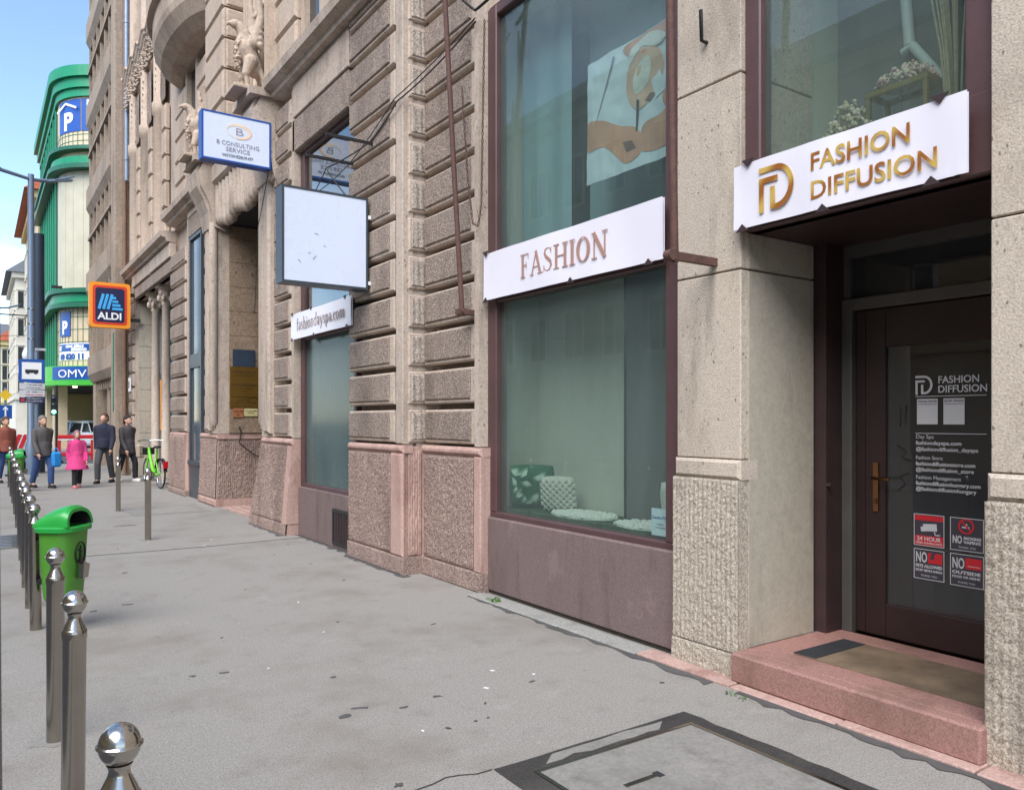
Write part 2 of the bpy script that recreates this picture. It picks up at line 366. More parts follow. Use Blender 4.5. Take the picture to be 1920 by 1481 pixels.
# facings: frame matrices for flat print. 'W' faces the street (-X), 'S' faces back along the street (-Y)
def frame(origin, facing):
    if facing == 'W': c = ((0, -1, 0), (0, 0, 1), (-1, 0, 0))
    else: c = ((1, 0, 0), (0, 0, 1), (0, -1, 0))
    m = Matrix((c[0], c[1], c[2])).transposed().to_4x4(); m.translation = Vector(origin); return m
def text(s, size, mat, parent, origin, facing, width=None, bold=0.0, depth=.002, align='LEFT', name='lettering', shear=0, M=None):
    cu = bpy.data.curves.new('t', 'FONT'); cu.body = s; cu.size = size; cu.extrude = depth; cu.offset = bold; cu.align_x = align; cu.shear = shear; cu.resolution_u = 3
    o = bpy.data.objects.new('t', cu); COL.objects.link(o); dg = bpy.context.evaluated_depsgraph_get()
    me = bpy.data.meshes.new_from_object(o.evaluated_get(dg)); bpy.data.objects.remove(o); bpy.data.curves.remove(cu)
    if width and len(me.vertices):
        xs = [v.co.x for v in me.vertices]; k = width/(max(xs)-min(xs))
        for v in me.vertices: v.co.x *= k
    me.transform(M if M is not None else frame(origin, facing)); me.materials.clear(); me.materials.append(MATS[mat]); me.name = name
    ob = bpy.data.objects.new(name, me); COL.objects.link(ob); ob.parent = parent; ob.matrix_parent_inverse = W(parent).inverted(); return ob
def strokes(lst, fr, mat, parent, name='lettering', depth=.003):
    """ribbons of varying width [(points, widths)] as raised print in a frame"""
    mb = MB()
    for k, (pts, ws) in enumerate(lst):
        n = len(pts); ws = ws if isinstance(ws, (list, tuple)) else [ws]*n; Lf = []; Rt = []
        for i in range(n):
            a = Vector(pts[max(i-1, 0)]); b_ = Vector(pts[min(i+1, n-1)]); d = (b_-a).normalized(); nn = Vector((-d.y, d.x)); p = Vector(pts[i])
            Lf.append(p+nn*ws[i]/2); Rt.append(p-nn*ws[i]/2)
        dz = depth+k*.00015
        for i in range(n-1):
            q = [Rt[i], Rt[i+1], Lf[i+1], Lf[i]]
            mb.hexa([fr @ Vector((p.x, p.y, 0)) for p in q]+[fr @ Vector((p.x, p.y, dz)) for p in q])
    return build(mb, name, mat, parent)
def arc(cx, cy, rx, ry, a0, a1, n=14):
    return [(cx+rx*math.cos(R(a0+(a1-a0)*i/n)), cy+ry*math.sin(R(a0+(a1-a0)*i/n))) for i in range(n+1)]
def rough_quad(mb, p00, p10, p11, p01, nu, nv, amp, mi=0, ribs=0, seed=0, edge=True):
    """a hewn face: grid over four corners, pushed out along its normal by tool marks"""
    A, B, C, D = [Vector(p) for p in (p00, p10, p11, p01)]; nrm = (B-A).cross(D-A).normalized(); rnd = random.Random(seed)
    H = {}
    def fn(u, v):
        p = A*(1-u)*(1-v)+B*u*(1-v)+C*u*v+D*(1-u)*v
        if u in (0, 1) or v in (0, 1): return p
        h = .5+.5*noise.noise(p*28+Vector((seed, 0, 0)))+.6*noise.noise(p*60)+.5*(rnd.random()-.5)
        if ribs: h += .32*math.sin(u*(B-A).length*ribs*2*math.pi+1.2*noise.noise(p*9))
        return p+nrm*amp*max(0, h)
    mb.grid(fn, nu, nv, mi, True); return mb

# ================================================================== GROUND
def kx(y): return .02*y - .02            # kerb line runs very slightly towards the facade
g = MB(); g.add([(-900, -600, -.16), (900, -600, -.16), (900, 1400, -.16), (-900, 1400, -.16)], [(0, 1, 2, 3)])
tag(build(g, 'ground', 'road_asphalt'), kind='structure')
g = MB(); g.add([(-14, -60, -.13), (.4, -60, -.13), (9, 400, -.13), (-14, 400, -.13)], [(0, 1, 2, 3)])
g.add([(.4, 33.5, -.126), (90, 33.5, -.126), (90, 47.5, -.126), (.4, 47.5, -.126)], [(0, 1, 2, 3)])
tag(build(g, 'road', 'road_asphalt'), kind='structure')
sw = MB()
sw.hexa([(kx(-14), -14, -.15), (7.6, -14, -.15), (7.6, 33.4, -.15), (kx(33.4), 33.4, -.15), (kx(-14), -14, 0), (7.6, -14, 0), (7.6, 33.4, 0), (kx(33.4), 33.4, 0)])
sidewalk = tag(build(sw, 'pavement', 'paving'), kind='structure')
sw = MB(); sw.box(kx(70), 40, 48, 190, -.15, .0); tag(build(sw, 'far_pavement', 'paving'), kind='structure')
sw = MB(); sw.box(-16, -11.5, -40, 190, -.15, .0); tag(build(sw, 'opposite_pavement', 'paving'), kind='structure')
# kerb stones along the road edge
kerb = tag(build(MB().box(kx(-14)-.30, kx(-14)-.26, -14.2, -14.02, -.15, -.02), 'kerb', 'kerb_stone'), kind='structure')
km = MB(); km.bbox(-.24, -.006, .006, .994, -.15, .012, .018); km = km.mesh('kerb_stone', 'kerb_stone')
for i in range(47):
    y = -14+i
    place('kerb_stone', km, kerb, (kx(y+.5), y, random.uniform(-.004, .004)), -math.atan(.02))
jk = MB(); jk.hexa([(kx(-14)-.006, -14, -.1), (kx(-14)+.03, -14, -.1), (kx(33)+.03, 33, -.1), (kx(33)-.006, 33, -.1), (kx(-14)-.006, -14, .003), (kx(-14)+.03, -14, .003), (kx(33)+.03, 33, .003), (kx(33)-.006, 33, .003)])
build(jk, 'joint', 'dirt', sidewalk)
# long expansion joint, patches, stains
def flat(poly, z, name, mat, parent):
    mb = MB(); n = len(poly); mb.prism(poly, lambda u, v, a: (u, v, a), z-.003, z, 0); return build(mb, name, mat, parent)
j = [(x, 10.55+.03*math.sin(x*2.1)) for x in [.5+.1*i for i in range(33)]]
flat([(x, y-.008) for x, y in j]+[(x, y+.008) for x, y in j[::-1]], .004, 'joint', 'dirt', sidewalk)
flat([(2.2, 14.5), (3.45, 14.55), (3.5, 16.1), (2.15, 16.0)], .004, 'patch', 'cover_slab', sidewalk)
flat([(2.5, 14.72), (3.3, 14.75), (3.3, 15.8), (2.5, 15.8)], .007, 'patch', 'paving', sidewalk)
def blob(cx, cy, a, b_, rot, seed, mat='damp_mark', z=.004, name='stain'):
    r = random.Random(seed); pts = []
    for k in range(11):
        an = 2*math.pi*k/11; q = 1+r.uniform(-.45, .45); x, y = a*math.cos(an)*q, b_*math.sin(an)*q
        pts.append((cx+x*math.cos(rot)-y*math.sin(rot), cy+x*math.sin(rot)+y*math.cos(rot)))
    flat(pts, z, name, mat, sidewalk)
for k, (x, y, a, b_, rot) in enumerate([(1.66, 4.06, .04, .03, .3), (1.78, 4.13, .055, .016, -.5), (1.99, 4.0, .026, .015, 0), (2.23, 4.05, .034, .014, -.3), (2.85, 3.95, .03, .012, .1),
        (1.13, 5.24, .022, .014, 0), (1.31, 5.2, .034, .016, -.4), (1.86, 4.72, .03, .02, .2), 
        (.92, 3.25, .03, .02, .4), (1.55, 3.16, .03, .02, .2), (1.1, 7.6, .05, .016, -.2), (.82, 7.5, .04, .012, .2), (2.22, 3.6, .016, .01, 0), (2.3, 3.6, .014, .008, 0), (1.9, 13.3, .2, .03, .1), (1.3, 9.2, .03, .012, .5), (2.4, 6.0, .02, .012, .5), (3.0, 5.5, .03, .01, .2)]):
    blob(x, y, a*.8, b_*.85, rot, k)
for k in range(60):                      # dropped specks and old gum
    r = random.Random(900+k); blob(r.uniform(.5, 3.5), r.uniform(2.6, 12), r.uniform(.006, .018), r.uniform(.005, .01), r.uniform(0, 3), k+50, r.choice(['white', 'kerb_stone', 'cover_slab', 'dirt']), .003, 'speck')
for k, (x, y) in enumerate([(.3, 4.58), (1.92, 11.56), (2.09, 15.53)]): blob(x+.03, y, .12, .1, 0, 300+k, 'cover_slab', .0035, 'patch')
# grit gathered against the foot of the walls, hairline cracks, a relaid patch
r = random.Random(12)
for y0, y1, xa in ((7.3, 8.9, 3.66), (8.9, 10.9, 3.75), (10.9, 12.5, 3.55), (-2.0, 3.1, 3.75), (3.3, 6.2, 3.76)):
    n = int((y1-y0)/.08); a = [(xa-.02-.07*r.random()**2, y0+(y1-y0)*i/n) for i in range(n+1)]
    mb = MB()                                # ragged edge built from short quads
    for (xa0, ya0), (xa1, ya1) in zip(a[:-1], a[1:]): mb.add([(xa0, ya0, .0045), (xa+.06, ya0, .0045), (xa+.06, ya1, .0045), (xa1, ya1, .0045)], [(0, 1, 2, 3)])
    build(mb, 'grit', 'damp_mark', sidewalk)
def crack(pts, w_=.004):
    q = []
    for (x0, y0), (x1, y1) in zip(pts[:-1], pts[1:]):
        k = max(3, int(math.hypot(x1-x0, y1-y0)/.07))
        q += [(x0+(x1-x0)*i/k+r.uniform(-.014, .014), y0+(y1-y0)*i/k+r.uniform(-.014, .014)) for i in range(k)]
    mb = MB()
    for (xa0, ya0), (xa1, ya1) in zip(q[:-1], q[1:]): mb.add([(xa0, ya0-w_, .0038), (xa1, ya1-w_, .0038), (xa1, ya1+w_, .0038), (xa0, ya0+w_, .0038)], [(0, 1, 2, 3)])
    build(mb, 'crack', 'dirt', sidewalk)
crack([(1.98, 3.05), (1.75, 3.1), (1.2, 3.0)])
# narrow stone strip along the foot of the facade, with weeds
strip = thing('foot_strip', 'worn pink stone edging laid along the foot of the shop front', 'edging', (3.8, 3.4, 0))
y = -3.0; k = 0
while y < 6.1:
    ln = random.uniform(.5, .95); d = random.uniform(-.012, .012)
    mb = MB().bbox(3.76+d, 3.93, y+.006, y+ln-.006, -.02, .014+random.uniform(-.003, .004), .006)
    build(mb, 'edging_stone', 'pink_stone' if y < 3.3 else 'kerb_stone', strip); y += ln
def tuft(x, y, n, h, seed):
    mb = MB(); r = random.Random(seed)
    for i in range(n):
        a = r.uniform(0, 6.28); l = h*r.uniform(.5, 1); px, py = x+r.uniform(-.04, .04), y+r.uniform(-.08, .08); dx, dy = math.cos(a)*l*.7, math.sin(a)*l*.7
        mb.add([(px-.004*math.sin(a), py+.004*math.cos(a), 0), (px+.004*math.sin(a), py-.004*math.cos(a), 0), (px+dx*.6, py+dy*.6, l*.6), (px+dx, py+dy, l*.7)], [(0, 1, 2), (0, 2, 3)])
    return build(mb, 'weed_tuft', 'weed')
tag(tuft(3.80, 5.86, 40, .07, 1), 'small green grass tuft at the foot of the brown terrazzo plinth', 'weed')
tag(tuft(3.68, 3.05, 26, .035, 2), 'tiny moss tuft in the joint below the red granite step', 'weed')
# inspection cover in the pavement
ic = thing('inspection_cover', 'large square steel-framed concrete inspection cover set in the pavement', 'cover', (2.6, 2.3, 0))
rr = random.Random(4)
def wob(a, b_, n, amp): return [(a[0]+(b_[0]-a[0])*i/n+rr.uniform(-amp, amp), a[1]+(b_[1]-a[1])*i/n+rr.uniform(-amp, amp)) for i in range(n)]
flat(wob((1.98, 1.5), (3.27, 1.5), 10, .012)+wob((3.27, 1.5), (3.25, 3.06), 14, .014)+wob((3.25, 3.06), (1.98, 3.05), 10, .004)+wob((1.98, 3.05), (1.98, 1.5), 10, .004), .004, 'asphalt_surround', 'new_asphalt', ic)
flat(wob((2.22, 2.965), (3.05, 2.965), 9, .015)+wob((3.05, 3.03), (2.22, 3.03), 9, .01), .006, 'mortar', 'cover_slab', ic)
build(MB().box(2.114, 2.134, 1.6, 2.92, 0, .011).box(3.13, 3.15, 1.6, 2.92, 0, .011).box(2.135, 3.129, 2.90, 2.92, 0, .011).box(2.135, 3.129, 1.6, 1.614, 0, .011), 'frame', 'steel', ic)
build(MB().box(2.136, 3.128, 1.616, 2.898, 0, .008), 'slab', 'cover_slab', ic)
build(MB().box(2.36, 2.56, 2.56, 2.585, .004, .012), 'lifting_bar', 'steel', ic)
build(MB().box(2.55, 2.585, 2.55, 2.6, .004, .0105), 'lifting_slot', 'rubber', ic)
# gully grate at the kerb
gr = thing('drain_grate', 'pale cast gully grate beside the kerb', 'grate', (.12, 12.4, 0))
build(MB().box(kx(12)+.2, kx(12)+.30, 11.7, 13.1, .0, .006).box(kx(12)-.2, kx(12)-.1, 11.7, 13.1, .0, .02), 'frame', 'steel', gr)
for i in range(9): build(MB().box(kx(12)-.1, kx(12)+.2, 11.75+i*.15, 11.83+i*.15, 0, .018), 'bar', 'steel', gr)

# ================================================================== MAIN STONE BUILDING
bld = thing('stone_building', 'long ornate brownstone commercial building with rusticated piers and shop windows', 'building', (4.2, 10, 0))
ZT = 15.5
core = MB()
for b_ in [(4.0, 6.2, -9, 1.74, .01, ZT), (4.02, 4.66, 3.29, 3.75, .02, 5.5), (4.02, 6.2, 1.74, 6.30, 5.52, ZT), (4.12, 6.2, 6.30, 7.47, 5.52, ZT), (4.12, 6.2, 6.36, 7.47, .01, 5.52), (4.03, 4.12, 6.27, 6.36, .01, 5.52),
           (3.87, 6.2, 7.47, 8.9, .01, ZT), (3.80, 6.2, 8.9, 10.85, 5.86, ZT), (3.87, 6.2, 10.85, 12.4, .01, 6.36), (3.80, 6.2, 10.85, 12.4, 6.36, ZT), (3.84, 6.2, 12.4, 15.25, 5.45, ZT), (5.5, 6.2, 12.4, 15.25, .01, 5.45),
           (3.90, 6.2, 15.25, 16.6, .01, ZT), (3.80, 6.2, 16.6, 17.65, 5.5, ZT), (3.87, 6.2, 17.65, 19.35, .01, 6.0), (3.80, 6.2, 17.65, 19.35, 6.0, ZT), (3.80, 6.2, 19.35, 24.6, 5.05, ZT), (3.80, 6.2, 24.6, 25.4, .01, ZT), (4.5, 6.2, 19.35, 24.6, .0, .1)]:
    core.box(*b_)
build(core, 'wall', 'smooth_stone', bld)
BC = {}
def block(parent, x, y0, y1, z0, z1, facing='W', kind='rough', name='block'):
    w_, h_ = y1-y0, z1-z0; key = (round(w_, 3), round(h_, 3), facing, kind)
    if key not in BC:
        mb = MB(); D = .2 if kind in ('rough', 'ribbed') else .11
        if kind == 'rough':
            mb.cbox(0, D, 0, w_, 0, h_, .014, 0); mr = min(.10, w_*.16)
            ml_, mrr = (.03, mr) if facing == 'W' else (.02, .02)
            mb.cbox(-.02, .012, mrr, w_-ml_, .04, h_-.02, .010, 1)
            ms = ['smooth_stone', 'rough_stone']
        elif kind == 'ribbed':
            mb.cbox(0, D, 0, w_, 0, h_, .014, 0); mb.cbox(-.014, .012, .03, w_-.03, .03, h_-.03, .01, 1); ms = ['smooth_stone', 'ribbed_stone']
        elif kind == 'plain':
            mb.cbox(0, D, 0, w_, 0, h_, .035, 0); ms = ['upper_stone']
        elif kind == 'pitted':
            mb.cbox(0, D, 0, w_, 0, h_, .004, 0); ms = ['pitted_stone']
        elif kind == 'reveal':
            mb.cbox(0, D, 0, w_, 0, h_, .003, 0); ms = ['portal_stone']
        BC[key] = mb.mesh('block', ms)
    # the narrow return stones face back along the street
    if facing == 'W': return place(name, BC[key], parent, (x+random.uniform(-.004, .004), y0, z0))
    return place(name, BC[key], parent, (y1, x, z0), R(90))      # facing S: x is the world y of the face, y0..y1 a range of world x
P_ = .406
def course(parent, x, y0, y1, za, zb, kind='rough', facing='W', gap=.062, pitch=P_, off=1.385):
    z = off
    while z < za-.01: z += pitch
    while z+pitch <= zb+.02:
        block(parent, x, y0, y1, z, z+pitch-gap, facing, kind); z += pitch
def part(name, parent=None): 
    o = bpy.data.objects.new(name, None); COL.objects.link(o); o.parent = parent or bld; o.empty_display_size = .1
    o.matrix_parent_inverse = W(o.parent).inverted(); return o
def mpart(mb, name, mats, parent=None): return build(mb, name, mats, parent or bld)

# --- rusticated double pier beside the large shop window
p = mpart(MB().box(3.90, 4.06, 6.26, 6.34, 1.37, 9).box(3.80, 3.9, 7.475, 7.60, 1.37, ZT).cbox(3.70, 3.82, 7.46, 7.62, 1.37, ZT, .01), 'pier', 'smooth_stone')
course(p, 3.93, 6.35, 7.40, 1.38, 9)
course(p, 7.44, 3.765, 3.99, 1.38, 9, 'ribbed', 'S')
course(p, 3.69, 7.64, 8.86, 1.38, 12)
# its pink granite plinth
pl = mpart(MB().box(3.70, 4.05, 7.44, 8.88, 0, 1.345).box(3.915, 4.1, 6.22, 7.5, 0, 1.345), 'plinth', 'pink_stone', p)
mb = MB()
rough_quad(mb, (3.685, 8.87, .2), (3.685, 7.72, .2), (3.685, 7.72, 1.26), (3.685, 8.87, 1.26), 64, 58, .018, 0, 0, 3)
rough_quad(mb, (3.90, 7.36, .2), (3.90, 6.36, .2), (3.90, 6.36, 1.26), (3.90, 7.36, 1.26), 56, 58, .018, 0, 0, 4)
mpart(mb, 'hewn_panel', 'pink_rough_stone', pl)
mpart(rough_quad(MB(), (3.75, 7.425, .2), (3.905, 7.425, .2), (3.905, 7.425, 1.3), (3.75, 7.425, 1.3), 22, 50, .012, 0, 34, 5), 'hewn_panel', 'pink_stone', pl)
mpart(MB().cbox(3.665, 3.72, 7.4, 8.88, 0, .185, .012).cbox(3.885, 3.95, 6.2, 7.39, 0, .185, .012).box(3.675, 3.915, 7.395, 7.43, 0, .18), 'base_course', 'pink_rough_stone', pl)
mpart(MB().cbox(3.665, 3.8, 7.41, 8.88, 1.275, 1.36, .03).cbox(3.88, 4.0, 6.215, 7.40, 1.275, 1.36, .03).cbox(3.668, 3.7, 7.415, 7.70, .186, 1.274, .02).cbox(3.885, 3.93, 6.215, 6.34, .186, 1.274, .012), 'moulding', 'pink_stone', pl)

# --- smooth stone pier between shop window and door, and its reveal
p = part('pier')
for z0, z1 in ((1.375, 2.565), (2.575, 3.80), (3.81, 5.0), (5.01, 5.52)):
    s_ = MB().bbox(3.95, 4.69, 3.245, 3.785, z0, z1, .006); mpart(s_, 'stone', 'pitted_stone', p)
    if z0 < 2.6:
        mpart(MB().box(4.02, 4.685, 3.236, 3.244, z0+.004 if z0 > 2 else .19, min(z1, 2.8)-.004), 'reveal_slab', 'reveal_stone', p)
mpart(MB().cbox(3.925, 4.1, 3.235, 3.79, 1.245, 1.37, .02), 'string_moulding', 'pitted_stone', p)
mb = MB().box(3.925, 4.1, 3.242, 3.79, 0, 1.243, 0)
rough_quad(mb, (3.915, 3.79, .16), (3.915, 3.24, .16), (3.915, 3.24, 1.24), (3.915, 3.79, 1.24), 70, 130, .009, 0, 26, 8)
rough_quad(mb, (3.895, 3.79, .0), (3.895, 3.24, .0), (3.905, 3.24, .16), (3.905, 3.79, .16), 56, 16, .012, 0, 0, 9)
mpart(mb, 'hewn_base', 'rough_pale_stone', p)
# --- near pier right of the door
p = part('pier')
for z0, z1 in ((1.375, 2.565), (2.575, 3.80), (3.81, 5.0)):
    for y0, y1 in ((.3, 1.78), (-1.4, .29), (-3.2, -1.41)): mpart(MB().bbox(3.95, 4.6, y0, y1, z0, z1, .006), 'stone', 'pitted_stone', p)
mpart(MB().cbox(3.925, 4.3, -3.2, 1.79, 1.245, 1.37, .02), 'string_moulding', 'pitted_stone', p)
mb = MB().box(3.925, 4.3, -3.2, 1.785, 0, 1.243, 0)
rough_quad(mb, (3.912, 1.79, 0), (3.912, .6, 0), (3.912, .6, 1.24), (3.912, 1.79, 1.24), 110, 120, .010, 0, 26, 10)
rough_quad(mb, (3.912, .6, 0), (3.912, -3.2, 0), (3.912, -3.2, 1.24), (3.912, .6, 1.24), 80, 30, .022, 0, 0, 11)
mpart(mb, 'hewn_base', 'rough_pale_stone', p)

# --- large shop window
w1 = mpart(MB().cbox(4.0, 4.12, 6.12, 6.27, .76, 5.5, .01).cbox(4.0, 4.12, 3.79, 3.95, .76, 5.5, .01).cbox(4.0, 4.12, 3.79, 6.27, .70, .765, .01).cbox(4.0, 4.12, 3.95, 6.12, 5.40, 5.5, .01).cbox(4.005, 4.12, 3.95, 6.12, 2.72, 3.2, .01), 'shop_window', 'brown_frame')
mpart(MB().box(4.05, 4.056, 3.95, 6.12, .765, 2.72), 'pane', 'shop_glass', w1)
mpart(MB().box(4.05, 4.056, 3.95, 6.12, 3.2, 5.4), 'pane', 'shop_glass', w1)
mpart(MB().cbox(3.965, 4.2, 3.795, 6.215, .03, .715, .012), 'window_plinth', 'terrazzo', w1)
mpart(MB().box(3.985, 4.3, 3.78, 6.3, 0, .028), 'gap_bed', 'dirt', w1)
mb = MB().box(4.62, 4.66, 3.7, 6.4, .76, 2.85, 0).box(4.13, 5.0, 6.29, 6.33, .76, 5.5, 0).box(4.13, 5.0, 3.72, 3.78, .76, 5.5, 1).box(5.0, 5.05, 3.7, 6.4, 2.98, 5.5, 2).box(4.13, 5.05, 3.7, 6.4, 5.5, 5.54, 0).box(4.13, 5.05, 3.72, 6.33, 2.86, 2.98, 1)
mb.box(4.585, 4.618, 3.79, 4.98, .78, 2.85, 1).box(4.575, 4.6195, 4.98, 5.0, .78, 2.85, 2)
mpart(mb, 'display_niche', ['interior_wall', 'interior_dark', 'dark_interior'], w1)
mpart(MB().box(4.125, 4.61, 3.8, 6.28, .70, .79), 'display_floor', 'grass_mat', w1)
# --- second shop window
w2 = mpart(MB().cbox(3.79, 3.9, 10.72, 10.86, .74, 5.4, .01).cbox(3.79, 3.9, 8.89, 8.97, .74, 5.4, .01).cbox(3.79, 3.9, 8.89, 10.86, .68, .745, .01).cbox(3.79, 3.9, 8.97, 10.72, 5.33, 5.4, .01).cbox(3.795, 3.9, 8.97, 10.72, 2.74, 3.12, .01), 'shop_window', 'brown_frame')
mpart(MB().box(3.83, 3.836, 8.97, 10.72, .745, 2.74), 'pane', 'frosted_glass', w2)
mpart(MB().box(3.83, 3.836, 8.97, 10.72, 3.12, 5.33), 'pane', 'mirror_glass', w2)
mpart(MB().cbox(3.755, 3.95, 8.885, 10.86, .0, .69, .01), 'window_plinth', 'terrazzo', w2)
mb = MB()
mb.grid(lambda u, v: (3.99+.02*math.sin(u*70)+.008*math.sin(u*190), 8.9+1.95*u, .7+2.9*v), 160, 2, 0)
mb.box(4.15, 4.2, 8.85, 10.9, .7, 5.6, 1); mpart(mb, 'curtain', ['shade_grey', 'interior_dark'], w2)
mpart(MB().cbox(3.70, 3.9, 8.93, 10.95, 5.40, 5.86, .015), 'lintel', 'rough_stone')
vg = mpart(MB().box(3.738, 3.756, 8.99, 9.03, .05, .5).box(3.738, 3.756, 9.5, 9.54, .05, .5).box(3.738, 3.756, 9.03, 9.5, .46, .5).box(3.738, 3.756, 9.03, 9.5, .05, .09), 'vent_grille', 'black_metal', w2)
for i in range(9): mpart(MB().box(3.742, 3.75, 9.04+i*.052, 9.065+i*.052, .09, .46), 'bar', 'dark_brown', w2)

# --- pier beside portal, battered plinth
p = mpart(MB().box(3.70, 3.88, 10.87, 10.97, 1.37, 6.3), 'pier', 'smooth_stone')
course(p, 3.69, 10.98, 11.72, 1.38, 6.35)
pl = mpart(MB().hexa([(3.60, 10.88, 0), (3.95, 10.88, 0), (3.95, 12.44, 0), (3.56, 12.50, 0), (3.70, 10.88, 1.3), (3.95, 10.88, 1.3), (3.95, 12.30, 1.3), (3.68, 12.30, 1.3)]), 'plinth', 'pink_stone', p)
mb = MB(); rough_quad(mb, (3.548, 12.49, .17), (3.585, 11.05, .17), (3.675, 11.05, 1.25), (3.66, 12.28, 1.25), 84, 60, .018, 0, 0, 13)
rough_quad(mb, (3.535, 12.51, 0), (3.57, 10.87, 0), (3.58, 10.87, .165), (3.545, 12.505, .165), 84, 10, .01, 0, 0, 14)
mpart(mb, 'hewn_panel', 'pink_rough_stone', pl)
mpart(MB().cbox(3.655, 3.9, 10.87, 12.31, 1.26, 1.36, .04).hexa([(3.58, 10.87, .16), (3.8, 10.87, .16), (3.8, 11.04, .16), (3.575, 11.04, .16), (3.665, 10.87, 1.26), (3.8, 10.87, 1.26), (3.8, 11.04, 1.26), (3.663, 11.04, 1.26)]), 'moulding', 'pink_stone', pl)

# --- portal: moulded jambs, stone reveal, fringe, consoles
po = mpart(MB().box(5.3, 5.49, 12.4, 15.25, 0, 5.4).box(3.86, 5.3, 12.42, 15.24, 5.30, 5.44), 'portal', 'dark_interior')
for ys, sg in ((12.34, -1), (15.26, 1)):
    mb = MB(); a = ys
    sh_ = .06 if sg < 0 else 0
    mb.tube([(3.68+sh_, a, 1.52), (3.66+sh_, a, 1.60), (3.66+sh_, a, 5.3)], [.05, .085, .085], 12)
    mb.tube([(3.70, a+sg*.17, 1.46), (3.68, a+sg*.17, 1.5), (3.68, a+sg*.17, 5.3)], [.04, .06, .06], 10)
    mb.cbox(3.62, 3.92, min(a+sg*.26, a+sg*.52), max(a+sg*.26, a+sg*.52), 1.42, 5.4, .04)
    mb.box(3.70, 3.96, min(a-sg*.04, a+sg*.55), max(a-sg*.04, a+sg*.55), 1.37, 5.4)
    mpart(mb, 'jamb', 'smooth_stone', po)
    # console carrying the cornice: an S-shaped bracket
    prof = [(3.86, 5.15), (3.60, 5.22), (3.56, 5.5), (3.48, 5.72), (3.36, 5.95), (3.33, 6.2), (3.40, 6.38), (3.86, 6.38)]
    y0, y1 = (a-.72, a+.12) if sg < 0 else (a-.12, a+.72)
    mpart(MB().prism(prof, lambda u, v, q: (u, q, v), y0+.1, y1-.1, 0).prism([(x+.05 if x < 3.8 else x, z) for x, z in prof], lambda u, v, q: (u, q, v), y0, y1, 0).box(3.28, 3.86, y0-.06, y1+.06, 6.385, 6.5), 'console', 'smooth_stone', po)
z = 1.38; rnd = random.Random(2)
for i in range(9):
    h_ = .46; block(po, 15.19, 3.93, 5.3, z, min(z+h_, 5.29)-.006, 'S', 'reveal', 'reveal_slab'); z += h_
    if z > 5.2: break
for i in range(12):
    y = 12.5+i*.236; zb = 5.24+.05*math.sin(i*1.3)
    mpart(MB().lathe([(.03, -.05), (.1, 0), (.11, .1), (.11, .75)], 3.76, y, zb, 10).box(3.76, 3.84, y-.118, y+.118, zb+.03, zb+.75), 'fringe_stone', 'smooth_stone', po)
mpart(MB().cbox(3.60, 3.9, 12.42, 15.2, 5.98, 6.36, .05).cbox(3.68, 3.9, 12.42, 15.2, 5.8, 5.97, .03), 'frieze', 'smooth_stone', po)
pl = mpart(MB().hexa([(3.70, 15.24, 0), (4.9, 15.24, 0), (4.9, 16.55, 0), (3.70, 16.55, 0), (3.74, 15.28, 1.3), (4.9, 15.28, 1.3), (4.9, 16.55, 1.3), (3.74, 16.55, 1.3)]), 'plinth', 'pink_stone', po)
mb = MB(); rough_quad(mb, (3.685, 16.55, .15), (3.685, 15.25, .15), (3.725, 15.28, 1.27), (3.725, 16.55, 1.27), 60, 50, .02, 0, 0, 15)
mpart(mb, 'hewn_panel', 'pink_rough_stone', pl)
mb = MB(); rough_quad(mb, (3.70, 15.215, .12), (4.9, 15.215, .12), (4.9, 15.25, 1.25), (3.74, 15.25, 1.25), 90, 50, .02, 0, 26, 16)
mpart(mb, 'hewn_panel', 'pink_rough_stone', pl)
mpart(MB().cbox(3.70, 4.9, 15.22, 16.56, 1.27, 1.365, .03), 'moulding', 'pink_stone', pl); mpart(MB().cbox(3.66, 4.9, 15.19, 16.56, 0, .14, .03), 'base_course', 'pink_stone', pl)
course(po, 3.80, 15.84, 16.55, 1.38, 6.0)
# --- tall narrow window
w3 = mpart(MB().box(3.74, 3.92, 17.58, 17.66, .78, 5.5).box(3.74, 3.92, 16.6, 16.66, .78, 5.5).box(3.735, 3.92, 16.6, 17.66, 5.42, 5.5).box(3.74, 3.92, 16.66, 17.58, 2.72, 3.0).box(3.70, 3.95, 16.6, 17.66, .70, .78).box(3.74, 3.95, 16.6, 17.66, 0, .70), 'tall_window', 'dark_grey_paint')
mpart(MB().box(3.78, 3.786, 16.66, 17.58, .78, 2.72), 'pane', 'grey_glass', w3); mpart(MB().box(3.78, 3.786, 16.66, 17.58, 3.0, 5.42), 'pane', 'grey_glass', w3)
mpart(MB().box(3.72, 3.9, 16.5, 17.66, 5.5, 5.9), 'lintel', 'rough_stone')
# --- rusticated pier with pink plinth
p = mpart(MB().box(3.72, 3.88, 17.665, 17.77, 1.37, 6.0), 'pier', 'smooth_stone')
course(p, 3.69, 17.78, 19.30, 1.38, 5.75)
pl = mpart(MB().cbox(3.68, 3.9, 17.68, 19.40, 0, 1.36, .04), 'plinth', 'pink_stone', p)
mpart(rough_quad(MB(), (3.675, 19.38, .12), (3.675, 17.85, .12), (3.675, 17.85, 1.27), (3.675, 19.38, 1.27), 50, 40, .02, 0, 0, 17), 'hewn_panel', 'pink_rough_stone', pl)
mpart(MB().cbox(3.64, 3.9, 17.67, 19.41, 0, .12, .02), 'base_course', 'pink_rough_stone', pl)
